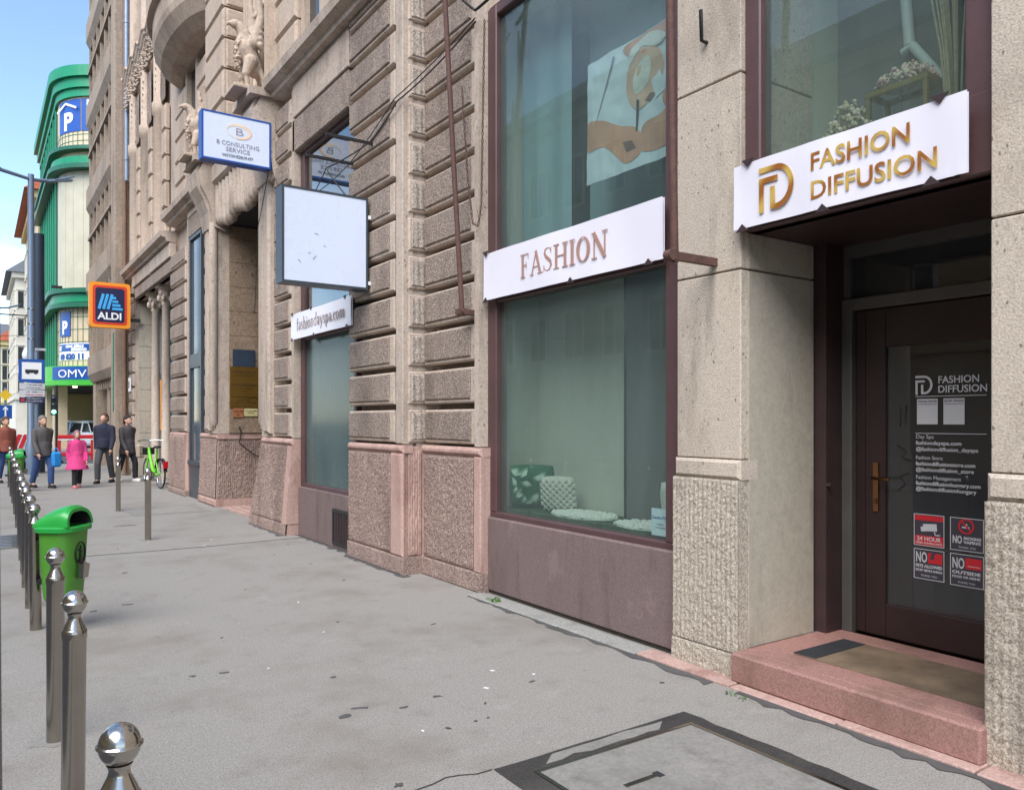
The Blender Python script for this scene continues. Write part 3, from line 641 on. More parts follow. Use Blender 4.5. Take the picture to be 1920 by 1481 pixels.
# --- supermarket front: columns, glazing
sf = mpart(MB().box(4.30, 4.36, 19.36, 24.58, 2.68, 2.95).box(4.30, 4.36, 19.36, 24.58, .1, .5).box(4.30, 4.36, 19.36, 19.46, .5, 5.05).box(4.30, 4.36, 21.0, 21.08, .5, 5.05).box(4.30, 4.36, 22.6, 22.68, .5, 5.05).box(4.30, 4.36, 24.5, 24.58, .5, 5.05), 'shop_front', 'dark_grey_paint')
for a, b_ in ((19.46, 21.0), (21.08, 22.6), (22.68, 24.5)):
    for z0, z1 in ((.5, 2.68), (2.95, 5.05)): mpart(MB().box(4.33, 4.336, a, b_, z0, z1), 'pane', 'grey_glass', sf)
for i in range(8):
    mpart(MB().cbox(0, .08, 0, .62, 0, .595, .004).mesh('s', 'reveal_stone') and MB().bbox(3.83, 4.6, 24.52, 24.60, .02+i*.62, .02+i*.62+.612, .004), 'reveal_slab', 'reveal_stone', sf)
for y in (21.55, 22.95):
    c_ = mpart(MB().lathe([(.17, .0), (.17, .1), (.11, .16), (.105, 2.5), (.095, 4.45), (.12, 4.47), (.12, 4.5)], 4.0, y, .1, 14), 'column', 'smooth_stone', sf)
    mb = MB().lathe([(.1, 4.5), (.12, 4.65), (.19, 4.88), (.21, 4.9)], 4.0, y, .1, 12).box(3.78, 4.22, y-.22, y+.22, 4.99, 5.05)
    for k in range(12):
        a = k*math.pi/6; rr_ = .14 if k % 2 else .17; mb.ball((4.0+rr_*math.cos(a), y+rr_*math.sin(a), 4.72+(k % 2)*.16), (.05, .05, .09), 6)
    mpart(mb, 'capital', 'smooth_stone', c_)
mpart(MB().cbox(3.70, 3.9, 19.36, 24.62, 5.05, 5.35, .015), 'lintel', 'rough_stone')
p = mpart(MB().box(3.76, 3.82, 24.62, 25.38, .01, 5.7), 'pier', 'smooth_stone'); course(p, 3.70, 24.66, 25.34, .0, 5.7, off=.17)
mpart(MB().cbox(3.66, 3.8, 19.3, 21.9, 5.38, 5.70, .01).cbox(3.66, 3.8, 22.0, 24.6, 5.38, 5.70, .01), 'frieze', 'smooth_stone')
# --- string cornices
for y0, y1, z0 in ((7.7, 11.62, 6.36), (15.95, 19.34, 6.05), (19.34, 25.42, 5.72)):
    mpart(MB().prism([(3.82, z0), (3.60, z0+.02), (3.58, z0+.09), (3.48, z0+.13), (3.46, z0+.24), (3.82, z0+.27)], lambda u, v, q: (u, q, v), y0, y1), 'cornice', 'smooth_stone')
mpart(MB().cbox(3.69, 3.82, 8.9, 10.9, 5.88, 6.36, .01), 'frieze', 'smooth_stone')
mpart(MB().cbox(3.70, 3.82, 16.6, 17.66, 5.9, 6.06, .01), 'frieze', 'smooth_stone')

# --- upper storeys
up = part('upper_storey')
def ucourse(x, y0, y1, z0, z1, pitch=.52, facing='W'):
    z = z0
    while z+pitch <= z1+.01: block(up, x, y0, y1, z, z+pitch-.03, facing, 'plain'); z += pitch
ucourse(3.62, 10.6, 11.55, 6.66, ZT); ucourse(3.62, 8.9, 9.7, 6.66, ZT)
mpart(MB().box(3.78, 3.81, 9.75, 10.5, 6.9, 9.5), 'upper_window', 'dark_glass', up)
mpart(MB().box(3.70, 3.82, 9.70, 9.80, 6.66, 9.6).box(3.70, 3.82, 10.45, 10.58, 6.66, 9.6), 'window_surround', 'upper_stone', up)
ucourse(3.41, 13.62, 14.85, 6.52, ZT); ucourse(13.60, 3.46, 3.9, 6.52, ZT, .52, 'S')
mpart(MB().box(3.50, 3.9, 13.68, 14.85, 6.5, ZT).box(3.5, 3.9, 11.5, 11.6, 6.5, ZT), 'upper_wall', 'upper_stone', up)
for y in (12.1, 13.0):
    mb = MB().lathe([(.30, 0), (.30, .15), (.25, .25), (.24, 8.5)], 3.86, y, 6.5, 20)
    for k in range(9):
        a = math.pi*.5+math.pi*(k+.5)/9; mb.tube([(3.86+.25*math.cos(a), y+.25*math.sin(a), 6.8), (3.86+.245*math.cos(a), y+.245*math.sin(a), 15)], .022, 6)
    mpart(mb, 'half_column', 'upper_stone', up)
ucourse(3.66, 17.75, 18.75, 6.34, 9.2, .49); ucourse(3.66, 15.9, 16.7, 6.34, 9.2, .49)
mpart(MB().box(3.78, 3.81, 16.75, 17.7, 6.6, 9.0), 'upper_window', 'dark_glass', up)
mpart(MB().box(3.68, 3.82, 16.70, 16.82, 6.34, 9.2).box(3.68, 3.82, 17.62, 17.74, 6.34, 9.2), 'window_surround', 'upper_stone', up)
# oriel with its bowed, hollow-moulded underside
def ori(off, z):
    return [(3.85-(.80+off)*max(0, math.cos(t_))**.75, 17.0+(2.1+off)*math.sin(t_), z) for t_ in [R(-90+180*i/28) for i in range(29)]]
mb = MB(); rings = []
for off, z in ((-.79, 9.0), (-.60, 8.98), (-.34, 9.06), (-.12, 9.22), (.02, 9.45), (.05, 9.58), (.05, 9.95), (.16, 10.0), (.18, 10.6), (.05, 10.7), (.05, 15.5)): rings.append(ori(off, z))
for a, b_ in zip(rings[:-1], rings[1:]):
    n = len(a); mb.add(a+b_, [(i, n+i, n+i+1, i+1) for i in range(n-1)], 0, True)
mb.add(rings[0], [tuple(range(29))])
mpart(mb, 'oriel', 'upper_stone', up)
# bays above the supermarket: half columns, ribbed stones, hewn panels, carved drapery
for y in (20.6, 22.4, 24.2):
    mpart(MB().lathe([(.2, 0), (.2, 3.0), (.24, 3.05), (.24, 3.3), (.2, 3.35), (.19, 9.5)], 3.74, y, 6.0, 16), 'half_column', 'upper_stone', up)
    for k in range(5): block(up, 3.66, y+.30, y+.72, 6.05+k*.62, 6.05+k*.62+.58, 'W', 'plain'); block(up, 3.66, y-.72, y-.30, 6.05+k*.62, 6.05+k*.62+.58, 'W', 'plain')
    mb = MB(); rough_quad(mb, (3.68, y+.7, 9.25), (3.68, y-.7, 9.25), (3.68, y-.7, 10.6), (3.68, y+.7, 10.6), 30, 26, .03, 0, 0, int(y*7)); mpart(mb, 'hewn_panel', 'rough_stone', up)
    mb = MB(); r = random.Random(int(y*10))
    for cy_ in (-.62, -.2, .22, .64):                 # acanthus fans
        for k in range(9):
            a = R(90+(k-4)*24); l = .42*(1-.05*abs(k-4)); p0 = Vector((3.64, y+cy_, 10.72)); p1 = Vector((3.60, y+cy_+l*.6*math.cos(a), 10.72+l*.75*math.sin(a))); p2 = Vector((3.50, y+cy_+l*math.cos(a), 10.72+l*math.sin(a)-.03))
            mb.caps(p0, p1, .035, .045, n=8); mb.caps(p1, p2, .045, .02, n=8)
    for k in range(4): mb.tube([(3.47+.05*k, y-.85+.1*i, 11.42-k*.1+.09*math.sin(i*.74+.4)) for i in range(18)], .045, 7)
    for k in range(9):                                # hanging garland of leaves
        for sg in (-1, 1): mb.caps((3.62, y, 10.5-.16*k), (3.56, y+sg*(.16-.012*k), 10.42-.16*k), .04, .02, n=8)
        mb.ball((3.58, y, 10.5-.16*k), (.05, .045, .06), 8)
    o = bpy.data.objects.new('carved_drapery', remesh(mb, .026, 0, ('upper_stone',))); COL.objects.link(o); o.parent = up; o.matrix_parent_inverse = W(up).inverted()
for y in (21.5, 23.3):
    mpart(MB().box(3.77, 3.8, y-.16, y+.16, 11.9, ZT), 'upper_window', 'dark_glass', up)
    for k in range(4): mpart(MB().box(3.70, 3.82, y-.45+k*.0+(.0 if k < 2 else .74)+(k % 2)*.1, y-.38+(.0 if k < 2 else .74)+(k % 2)*.1, 11.7, ZT), 'mullion', 'upper_stone', up)
# eagles on the consoles
def eagle(x, y, z, s, sg):
    mb = MB(); q = lambda a, b_, c: (x+a*s, y+b_*s, z+c*s)
    mb.caps(q(.10, 0, .34), q(-.02, 0, .60), .12*s, .15*s); mb.caps(q(-.02, 0, .62), q(-.05, 0, .80), .14*s, .095*s); mb.caps(q(-.05, 0, .80), q(-.12, 0, .90), .09*s, .07*s)
    mb.ball(q(-.17, 0, .92), (.085*s, .062*s, .065*s)); mb.caps(q(-.23, 0, .92), q(-.28, 0, .905), .036*s, .026*s, n=8); mb.caps(q(-.28, 0, .905), q(-.305, 0, .855), .024*s, .008*s, n=8)
    for t_ in (-1, 1):
        sh = q(.06, t_*.13, .66)
        mb.caps(sh, q(.14, t_*.17, 1.02), .085*s, .06*s); mb.caps(q(.14, t_*.17, 1.02), q(.10, t_*.18, 1.30), .06*s, .035*s)
        for k in range(7):                       # feathers fan back from the raised wing
            a = .10+.035*k; mb.caps(q(.12, t_*(.16+.006*k), 1.16-.09*k), q(.26+.012*k, t_*(.19-.01*k), 1.36-.165*k), .045*s, .018*s, n=8)
        mb.caps(q(.02, t_*.09, .40), q(-.05, t_*.10, .22), .10*s, .06*s); mb.caps(q(-.05, t_*.10, .22), q(-.02, t_*.10, .02), .04*s, .035*s)
        for k in (-1, 0, 1): mb.caps(q(-.03, t_*.10, .03), q(-.15, t_*.10+.04*k, .015), .03*s, .016*s, n=8)
    r = random.Random(3)
    for k in range(40):
        c = .36+.42*r.random(); mb.caps(q(-.10-.05*math.sin((c-.3)*6)*r.random(), r.uniform(-.10, .10), c), q(-.15-.03*math.sin((c-.3)*6), r.uniform(-.09, .09), c-.06), .022*s, .012*s, n=6)
    for k in range(5): mb.caps(q(.14, (k-2)*.03, .34), q(.27, (k-2)*.06, .02), .045*s, .028*s, n=8)
    mb.box(x-.26*s, x+.3*s, y-.26*s, y+.26*s, z-.06, z)
    o = bpy.data.objects.new('eagle_sculpture', remesh(mb, .011, 0, ('upper_stone',))); COL.objects.link(o); o.parent = bld; o.matrix_parent_inverse = W(bld).inverted()
eagle(3.36, 11.95, 6.54, 1.05, 1); eagle(3.40, 15.5, 6.54, 1.0, 1)
# drain pipes at the far end of the facade
dp = mpart(MB().tube([(3.62, 25.25, 8.6), (3.62, 25.25, 15)], .07, 10), 'drain_pipe', 'zinc_pipe'); 
for z in (9.2, 11.2, 13.2): mpart(MB().lathe([(.085, 0), (.085, .06)], 3.62, 25.25, z, 10), 'pipe_clip', 'zinc_pipe', dp)
mpart(MB().tube([(3.6, 25.5, .1), (3.6, 25.5, 15)], .062, 10), 'drain_pipe', 'rust_pipe')

# --- entrance recess and door
en = part('entrance')
mpart(MB().bbox(3.84, 4.9, 1.775, 3.236, .012, .19, .012), 'step', 'red_granite', en)
mpart(MB().bbox(3.93, 4.88, 1.74, 3.22, .13, .194, .003), 'tread', 'red_granite', en)
mpart(MB().box(4.12, 4.66, 1.76, 2.98, .19, .2), 'doormat', 'mat_brown', en)
mpart(MB().box(4.13, 4.65, 2.84, 2.99, .195, .204), 'mat_edge', 'rubber', en)
mpart(MB().box(4.70, 4.93, 3.15, 3.30, .192, 2.8).box(4.70, 4.72, 3.12, 3.15, 1.18, 1.20), 'side_cladding', 'dark_brown', en)
mpart(MB().box(4.03, 5.0, 1.7, 3.30, 2.80, 2.86), 'soffit', 'dark_brown', en)
df = mpart(MB().cbox(4.87, 4.97, 3.075, 3.15, .192, 2.44, .006).cbox(4.872, 4.97, 1.3, 3.075, 2.36, 2.44, .006).box(4.9, 4.97, 3.10, 3.15, 2.44, 2.8).box(4.89, 4.97, 1.3, 3.1, 2.72, 2.8), 'door_frame', 'grey_metal', en)
mpart(MB().box(4.93, 4.936, 1.3, 3.1, 2.44, 2.72), 'transom_pane', 'door_glass', en)
DX = 4.915
door = mpart(MB().cbox(DX, DX+.055, 2.86, 3.07, .20, 2.355, .006).cbox(DX, DX+.055, 1.25, 2.86, .20, .42, .006).cbox(DX, DX+.055, 1.25, 2.86, 2.10, 2.355, .006).cbox(DX, DX+.055, 1.25, 1.5, .42, 2.10, .006).box(DX-.006, DX, 3.0, 3.02, .21, 2.35), 'door', 'door_brown', en)
mpart(MB().box(DX+.02, DX+.026, 1.5, 2.86, .42, 2.10), 'pane', 'door_glass', door)
mpart(MB().box(DX-.012, DX, 2.905, 2.94, 1.02, 1.34).tube([(DX-.01, 2.922, 1.24), (DX-.055, 2.922, 1.24), (DX-.058, 2.80, 1.238)], .010, 8).lathe([(.01, 0), (.01, .035)], DX-.014, 2.922, 1.07, 8), 'handle', 'door_brass', door)
# hallway behind the door
mb = MB().box(4.99, 7.5, 3.3, 3.36, .1, 2.8, 0).box(4.99, 7.5, .6, .66, .1, 2.8, 1).box(7.5, 7.56, .6, 3.36, .1, 2.8, 0).box(4.98, 7.56, .6, 3.36, 2.8, 2.84, 1).box(4.98, 7.56, .6, 3.36, .12, .19, 1)
mb.box(5.6, 6.1, 2.9, 3.29, .2, 1.1, 1).box(6.6, 7.4, 1.0, 1.5, .2, 2.0, 2)
mpart(mb, 'hallway', ['interior_dark', 'dark_brown', 'cream_wall'], en)
# upper window over the door
w4 = mpart(MB().cbox(3.99, 4.1, 3.13, 3.25, 2.86, 5.5, .01).cbox(3.99, 4.1, 1.785, 1.92, 2.86, 5.5, .01).cbox(3.985, 4.1, 1.785, 3.25, 2.80, 3.2, .01).cbox(3.99, 4.1, 1.92, 3.13, 5.4, 5.5, .01), 'upper_shop_window', 'brown_frame')
mpart(MB().box(4.04, 4.046, 1.92, 3.13, 3.2, 5.4), 'pane', 'shop_glass', w4)
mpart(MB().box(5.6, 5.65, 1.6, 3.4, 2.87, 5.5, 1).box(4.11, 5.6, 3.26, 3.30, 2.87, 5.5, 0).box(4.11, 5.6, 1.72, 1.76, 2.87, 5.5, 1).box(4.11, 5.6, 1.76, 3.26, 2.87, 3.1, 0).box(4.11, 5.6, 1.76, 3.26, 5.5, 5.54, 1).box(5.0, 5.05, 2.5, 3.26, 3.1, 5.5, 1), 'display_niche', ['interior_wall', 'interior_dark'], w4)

# ================================================================== SIGNS
def clip(parent, x, y, z, up):
    s_ = .045; mb = MB(); zz = z-.02*up
    mb.prism([(-s_, 0), (s_, 0), (0, s_*1.0)], lambda u, v, q: (x+q, y+u, zz+v*up), -.012, -.004); return build(mb, 'clip', 'dark_brown', parent)
def sheet_sign(label, x, y0, y1, z0, z1, clips, tail=.03):
    t_ = thing('sign_board', label, 'sign', (x, (y0+y1)/2, z0))
    def fn(u, v):
        w_ = .004*math.sin(u*9+v*2)+.003*math.sin(u*23+1)
        e = max(0, 1-v*7)*(max(0, 1-u*12)+max(0, (u-1)*12+1))
        return (x+w_+.012*e*math.sin(u*160), y1+(y0-y1)*u, z0+(z1-z0)*v)
    mb = MB().grid(fn, 60, 10).box(x+.012, x+tail, y0+.004, y1-.004, z0+.004, z1-.004)
    build(mb, 'board', 'sign_white', t_)
    for yy, up in clips: clip(t_, x, yy, z1 if up < 0 else z0, up)
    return t_
# serif capitals drawn as thick and thin strokes (cap height 1)
k_, n_ = .15, .045
GL = {'F': (.62, [([(.16, .0), (.16, 1)], k_), ([(.02, .975), (.52, .975)], n_), ([(.505, 1), (.505, .74)], [.05, .012]), ([(.2, .52), (.40, .52)], n_), ([(.385, .66), (.385, .38)], .03), ([(.02, .02), (.32, .02)], .04)]),
      'A': (.78, [([(.10, 0), (.37, 1)], .055), ([(.35, 1), (.62, 0)], .165), ([(.18, .33), (.52, .33)], n_), ([(.0, .02), (.21, .02)], .04), ([(.46, .02), (.77, .02)], .04)]),
      'S': (.58, [([(.46, .76), (.41, .92), (.27, .975), (.13, .9), (.10, .76), (.17, .62), (.30, .51), (.43, .39), (.47, .22), (.39, .07), (.25, .025), (.11, .09), (.06, .27)], [.03, .04, .045, .10, .13, .155, .165, .155, .13, .09, .045, .04, .03]), ([(.465, .98), (.465, .72)], .03), ([(.055, .02), (.055, .28)], .03)]),
      'H': (.86, [([(.18, 0), (.18, 1)], k_), ([(.66, 0), (.66, 1)], k_), ([(.2, .51), (.64, .51)], n_)]+[([(a, b), (a+.30, b)], .04) for a in (.03, .51) for b in (.02, .98)]),
      'I': (.38, [([(.18, 0), (.18, 1)], k_), ([(.03, .02), (.33, .02)], .04), ([(.03, .98), (.33, .98)], .04)]),
      'O': (.78, [(arc(.37, .5, .27, .465, 0, 360, 28), [.04+.125*abs(math.cos(R(360*i/28)))**1.4 for i in range(29)])]),
      'N': (.84, [([(.15, 0), (.15, 1)], .05), ([(.13, 1), (.66, 0)], .165), ([(.66, 0), (.66, 1)], .05), ([(.02, .02), (.28, .02)], .04), ([(.53, .98), (.79, .98)], .04), ([(.02, .98), (.2, .98)], .04)]),
      'f': (.36, [([(.14, 0), (.14, .78), (.19, .93), (.30, .95)], [.12, .12, .08, .05]), ([(.02, .62), (.30, .62)], .04), ([(.03, .02), (.27, .02)], .035)]),
      'a': (.50, [([(.07, .47), (.12, .58), (.22, .63), (.32, .56), (.34, .42), (.34, .08), (.44, .03)], [.04, .05, .05, .09, .12, .12, .05]), ([(.34, .38), (.16, .3), (.10, .17), (.16, .05), (.26, .05), (.34, .14)], [.04, .07, .12, .08, .05, .05])]),
      's': (.42, [([(.32, .48), (.27, .59), (.18, .62), (.09, .55), (.10, .44), (.20, .34), (.31, .23), (.31, .1), (.20, .03), (.10, .07), (.05, .18)], [.03, .04, .05, .09, .11, .12, .11, .09, .05, .04, .03])]),
      'h': (.60, [([(.13, 0), (.13, 1)], .12), ([(.15, .44), (.24, .58), (.34, .61), (.42, .52), (.43, .4), (.43, 0)], [.04, .05, .07, .11, .12, .12]), ([(.02, .02), (.25, .02)], .035), ([(.32, .02), (.55, .02)], .035)]),
      'n': (.60, [([(.13, 0), (.13, .62)], .12), ([(.15, .44), (.24, .58), (.34, .61), (.42, .52), (.43, .4), (.43, 0)], [.04, .05, .07, .11, .12, .12]), ([(.02, .02), (.25, .02)], .035), ([(.32, .02), (.55, .02)], .035)]),
      'm': (.90, [([(.13, 0), (.13, .62)], .12), ([(.15, .44), (.24, .58), (.33, .61), (.41, .52), (.42, .4), (.42, 0)], [.04, .05, .07, .11, .12, .12]), ([(.44, .44), (.53, .58), (.62, .61), (.70, .52), (.71, .4), (.71, 0)], [.04, .05, .07, .11, .12, .12])]),
      'i': (.30, [([(.13, 0), (.13, .62)], .12), ([(.13, .76), (.13, .88)], .12), ([(.02, .02), (.25, .02)], .035)]),
      'o': (.54, [(arc(.24, .31, .19, .28, 0, 360, 20), [.03+.10*abs(math.cos(R(18*i))) for i in range(21)])]),
      'd': (.58, [(arc(.24, .31, .18, .28, 30, 330, 18), [.05, .05, .06, .06, .06, .08, .1, .11, .12, .12, .12, .11, .1, .08, .06, .06, .05, .05, .05]), ([(.42, 0), (.42, 1)], .12)]),
      'y': (.54, [([(.06, .62), (.27, .0)], .12), ([(.46, .62), (.22, -.18), (.10, -.26)], [.045, .05, .08])]),
      'p': (.58, [([(.13, -.3), (.13, .62)], .12), (arc(.28, .31, .18, .28, 150, -150, 18), [.05, .05, .06, .06, .06, .08, .1, .11, .12, .12, .12, .11, .1, .08, .06, .06, .05, .05, .05])]),
      'c': (.46, [(arc(.24, .31, .18, .28, 40, 320, 18), [.08, .05, .05, .06, .07, .08, .1, .11, .12, .12, .12, .11, .1, .08, .06, .05, .05, .04, .03])]),
      '.': (.24, [([(.10, .0), (.10, .12)], .12)])}
def serif(s_, fr, h, width, mat, parent):
    adv = sum(GL[c][0] for c in s_); kx_ = width/adv; x = 0; lst = []
    for c in s_:
        a, st = GL[c]
        for pts, ws in st:
            # keep thick/thin contrast when the text is squeezed
            lst.append(([(x+q[0]*kx_, q[1]*h) for q in pts], [v*min(kx_, h) for v in (ws if isinstance(ws, list) else [ws]*len(pts))]))
        x += a*kx_
    return strokes(lst, fr, mat, parent, depth=.0008)
s1 = sheet_sign('white FASHION board with brown serif lettering across the large shop window', 3.915, 3.88, 6.21, 2.735, 3.165, [(6.16, 1), (6.16, -1), (4.9, 1), (4.02, 1)], .018)
build(MB().box(3.934, 4.01, 3.95, 6.14, 2.76, 3.14), 'backing', 'brown_frame', s1)
serif('FASHION', frame((3.909, 5.60, 2.855), 'W'), .20, 1.16, 'copper_print', s1)
s2 = sheet_sign('white board lettered fashiondayspa.com across the second shop window', 3.635, 8.67, 10.82, 2.74, 3.09, [(10.75, 1), (10.75, -1), (9.9, 1), (10.0, -1), (8.8, 1), (8.85, -1)], .02)
for q in (8.72, 10.7): build(MB().box(3.65, 3.80, q, q+.08, 2.78, 3.05), 'bracket', 'black_metal', s2)
serif('fashiondayspa.com', frame((3.629, 10.56, 2.85), 'W'), .17, 1.72, 'taupe_print', s2)
s3 = sheet_sign('white FASHION DIFFUSION board with gold lettering above the entrance door', 3.88, 1.85, 3.245, 2.795, 3.185, [(3.13, -1), (3.17, 1), (2.62, 1), (2.02, 1), (1.98, -1)], .018)
build(MB().box(3.899, 3.99, 1.93, 3.16, 2.82, 3.16), 'backing', 'dark_brown', s3)
text('FASHION', .142, 'gold_foil', s3, (3.872, 2.70, 3.02), 'W', .565, .002, .0008)
text('DIFFUSION', .142, 'gold_foil', s3, (3.872, 2.70, 2.86), 'W', .70, .002, .0008)
def fd_logo(fr, s_, mat, parent):
    w_ = .125*s_
    A = [(0, .95*s_), (.48*s_, .95*s_)]+[(p[0]*s_, p[1]*s_) for p in arc(.48, .5, .40, .45, 80, -80, 16)]+[(.46*s_, .05*s_), (.38*s_, .05*s_)]
    strokes([(A, w_), ([(.38*s_, 0), (.38*s_, .52*s_)], w_), ([(.07*s_, -.03*s_), (.07*s_, .70*s_)], w_), ([(0, .70*s_), (.52*s_, .70*s_)], w_)], fr, mat, parent, 'logo', .002)
fd_logo(frame((3.872, 3.045, 2.865), 'W'), .255, 'gold_foil', s3)
# printed door pane: logo, addresses, notices (codes left blank)
DT = DX+.016
def dfr(y, z): return frame((DT, y, z), 'W')
fd_logo(dfr(2.67, 1.785), .115, 'pale_print', door)
text('FASHION', .062, 'pale_print', door, (DT, 2.53, 1.85), 'W', .24, .001, .0006); text('DIFFUSION', .062, 'pale_print', door, (DT, 2.53, 1.792), 'W', .285, .001, .0006)
build(MB().box(DT-.0008, DT, 2.245, 2.67, 1.768, 1.772), 'rule', 'pale_print', door); build(MB().box(DT-.0008, DT, 2.245, 2.67, 1.536, 1.540), 'rule', 'pale_print', door)
for y0, y1, s_ in ((2.66, 2.53, 'FOGLALJ ONLINE!'), (2.495, 2.37, 'BOOK ONLINE!')):
    c_ = build(MB().box(DT-.001, DT, y1, y0, 1.595, 1.755), 'booking_card', 'pale_print', door); text(s_, .02, 'dark_print', c_, (DT-.0015, y0-.006, 1.733), 'W', y0-y1-.012, .0004, .0003)
    build(MB().box(DT-.0016, DT-.001, y1+.006, y0-.006, 1.718, 1.724), 'rule', 'grey_print', c_)
for z, s_, wd, bo in ((1.506, 'Day Spa', .11, 0), (1.467, 'fashiondayspa.com', .28, .0007), (1.428, '@fashiondiffusion_dayspa', .375, .0005), (1.374, 'Fashion Store', .165, 0), (1.336, 'fashiondiffusionstore.com', .36, .0007), (1.299, '@fashiondiffusion_store', .35, .0005), (1.25, 'Fashion Management', .275, 0), (1.213, 'fashiondiffusionhungary.com', .39, .0007), (1.178, '@fashiondiffusionhungary', .365, .0005)):
    text(s_, .034, 'pale_print', door, (DT, 2.668, z), 'W', wd, bo, .0005)
def notice(y0, y1, z0, z1, kind):
    t_ = build(MB().box(DT-.0005, DT, y1, y0, z0, z1), 'notice', 'dark_print', door); e = .004; X = DT-.001
    build(MB().box(X, X+.0004, y1, y0, z1-e, z1).box(X, X+.0004, y1, y0, z0, z0+e).box(X, X+.0004, y1, y1+e, z0+e, z1-e).box(X, X+.0004, y0-e, y0, z0+e, z1-e), 'border', 'pale_print', t_)
    w_, h_ = y0-y1, z1-z0
    P = lambda a, b_: frame((X-.0004, y0-a*w_, z0+b_*h_), 'W')
    if kind == 'cctv':
        build(MB().box(X-.0004, X, y1+.006, y0-.006, z1-.04, z1-.008), 'band', 'red_print', t_); build(MB().box(X-.0004, X, y1+.006, y0-.006, z0+.006, z0+.065), 'band', 'red_print', t_)
        strokes([([(.06, .115), (.145, .122)], .045), ([(.045, .105), (.075, .108)], .03), ([(.13, .095), (.135, .075), (.165, .075)], .007)], frame((X-.0004, y0, z0), 'W'), 'pale_print', t_, 'pictogram', .0004)
        text('24 HOUR', .036, 'pale_print', t_, (X-.0006, y0-.02, z0+.034), 'W', .15, .0008, .0003); text('VIDEO SURVEILLANCE', .016, 'pale_print', t_, (X-.0006, y0-.012, z0+.014), 'W', .166, .0004, .0003)
    elif kind == 'smoke':
        strokes([(arc(.095, .15, .042, .042, 0, 360, 20), .01), ([(.066, .18), (.124, .12)], .01)], frame((X-.0004, y0, z0), 'W'), 'red_print', t_, 'pictogram', .0004)
        strokes([([(.07, .143), (.115, .143)], .009), ([(.095, .165), (.1, .155)], .006)], frame((X-.0002, y0, z0), 'W'), 'pale_print', t_, 'pictogram', .0004)
        text('NO', .064, 'pale_print', t_, (X-.0004, y0-.014, z0+.045), 'W', .055, .002, .0003); text('SMOKING', .024, 'pale_print', t_, (X-.0004, y0-.08, z0+.07), 'W', .1, .001, .0003); text('VAPING', .024, 'pale_print', t_, (X-.0004, y0-.08, z0+.046), 'W', .1, .001, .0003); text('THANK YOU', .017, 'pale_print', t_, (X-.0004, y0-.05, z0+.016), 'W', .1, 0, .0003)
    else:
        build(MB().box(X-.0004, X, y1+.012, y0-.09, z1-.085, z1-.02), 'emblem', 'red_print', t_)
        text('NO', .09, 'pale_print', t_, (X-.0004, y0-.012, z0+.108), 'W', .07, .002, .0003)
        l1, l2 = ('PETS ALLOWED', 'EXCEPT SERVICE ANIMALS') if kind == 'pets' else ('OUTSIDE', 'FOOD OR DRINK')
        text(l1, .026, 'pale_print', t_, (X-.0004, y0-.012, z0+.075), 'W', .165, .001, .0003); text(l2, .02, 'pale_print', t_, (X-.0004, y0-.012, z0+.05), 'W', .165, .0006, .0003); text('THANK YOU', .017, 'pale_print', t_, (X-.0004, y0-.045, z0+.018), 'W', .1, 0, .0003)
        if kind == 'pets': strokes([([(.115, .13), (.12, .16), (.135, .175)], [.03, .018, .012])], frame((X-.0008, y0, z0), 'W'), 'dark_print', t_, 'pictogram', .0003)
        else: build(MB().box(X-.0008, X-.0004, y1+.02, y0-.105, z1-.07, z1-.067), 'rule', 'pale_print', t_)
notice(2.68, 2.49, .83, 1.03, 'cctv'); notice(2.455, 2.26, .83, 1.03, 'smoke'); notice(2.68, 2.49, .62, .81, 'pets'); notice(2.455, 2.26, .615, .81, 'food')
# graffiti scrawl on the door pane edge
for st_ in (([(0, .0), (.05, .05), (.02, .1), (.08, .12)], .008), ([(.0, .3), (.06, .26), (.03, .22), (.09, .2)], .009), ([(.02, .42), (.02, .55), (.05, .43), (.06, .56)], .007)):
    strokes([st_], frame((DT, 2.79, 1.16), 'W'), 'black_metal', door, 'scrawl', .0006)

# --- projecting light boxes
def box_sign(label, name, x0, x1, y, z0, z1, th, frame_mat, face_mat):
    t_ = thing(name, label, 'sign', (x1, y, z0)); e = .025
    build(MB().box(x0, x1, y+.012, y+th-.012, z0, z1, 0), 'box', frame_mat, t_)
    build(MB().box(x0, x1, y, y+.0115, z0, z0+e).box(x0, x1, y, y+.0115, z1-e, z1).box(x0, x0+e, y, y+.0115, z0+e, z1-e).box(x1-e, x1, y, y+.0115, z0+e, z1-e), 'rim', frame_mat, t_)
    build(MB().box(x0+e, x1-e, y+.004, y+.011, z0+e, z1-e), 'face', face_mat, t_)
    for z in (z0+.14, z1-.14): build(MB().box(x1, 3.80, y+th/2-.03, y+th/2+.03, z-.03, z+.03), 'bracket', 'black_metal', t_)
    return t_
s4 = box_sign('blank white square light box on brackets above the fashiondayspa.com board', 'light_box_sign', 2.66, 3.64, 8.2, 3.085, 4.115, .22, 'dark_grey_paint', 'box_white')
build(MB().box(3.64, 3.68, 8.19, 8.23, 3.14, 3.18).box(3.64, 3.68, 8.19, 8.23, 3.88, 3.92), 'lug', 'white', s4)
for k, (a, b_, l, r_) in enumerate([(2.84, 3.34, .05, -.9), (3.0, 3.36, .06, .8), (3.12, 3.52, .035, -.4), (3.02, 3.64, .05, -.2), (2.95, 3.42, .03, .3)]):
    strokes([([(0, 0), (l*math.cos(r_), l*math.sin(r_))], [.012, .002])], frame((a, 8.203, b_), 'S'), 'grey_print', s4, 'scratch', .001)
s5 = box_sign('blue framed B CONSULTING SERVICE light box beside the carved portal', 'light_box_sign', 2.62, 3.60, 11.6, 5.33, 6.02, .2, 'blue_paint', 'box_white')
F5 = frame((3.13, 11.602, 5.79), 'S')
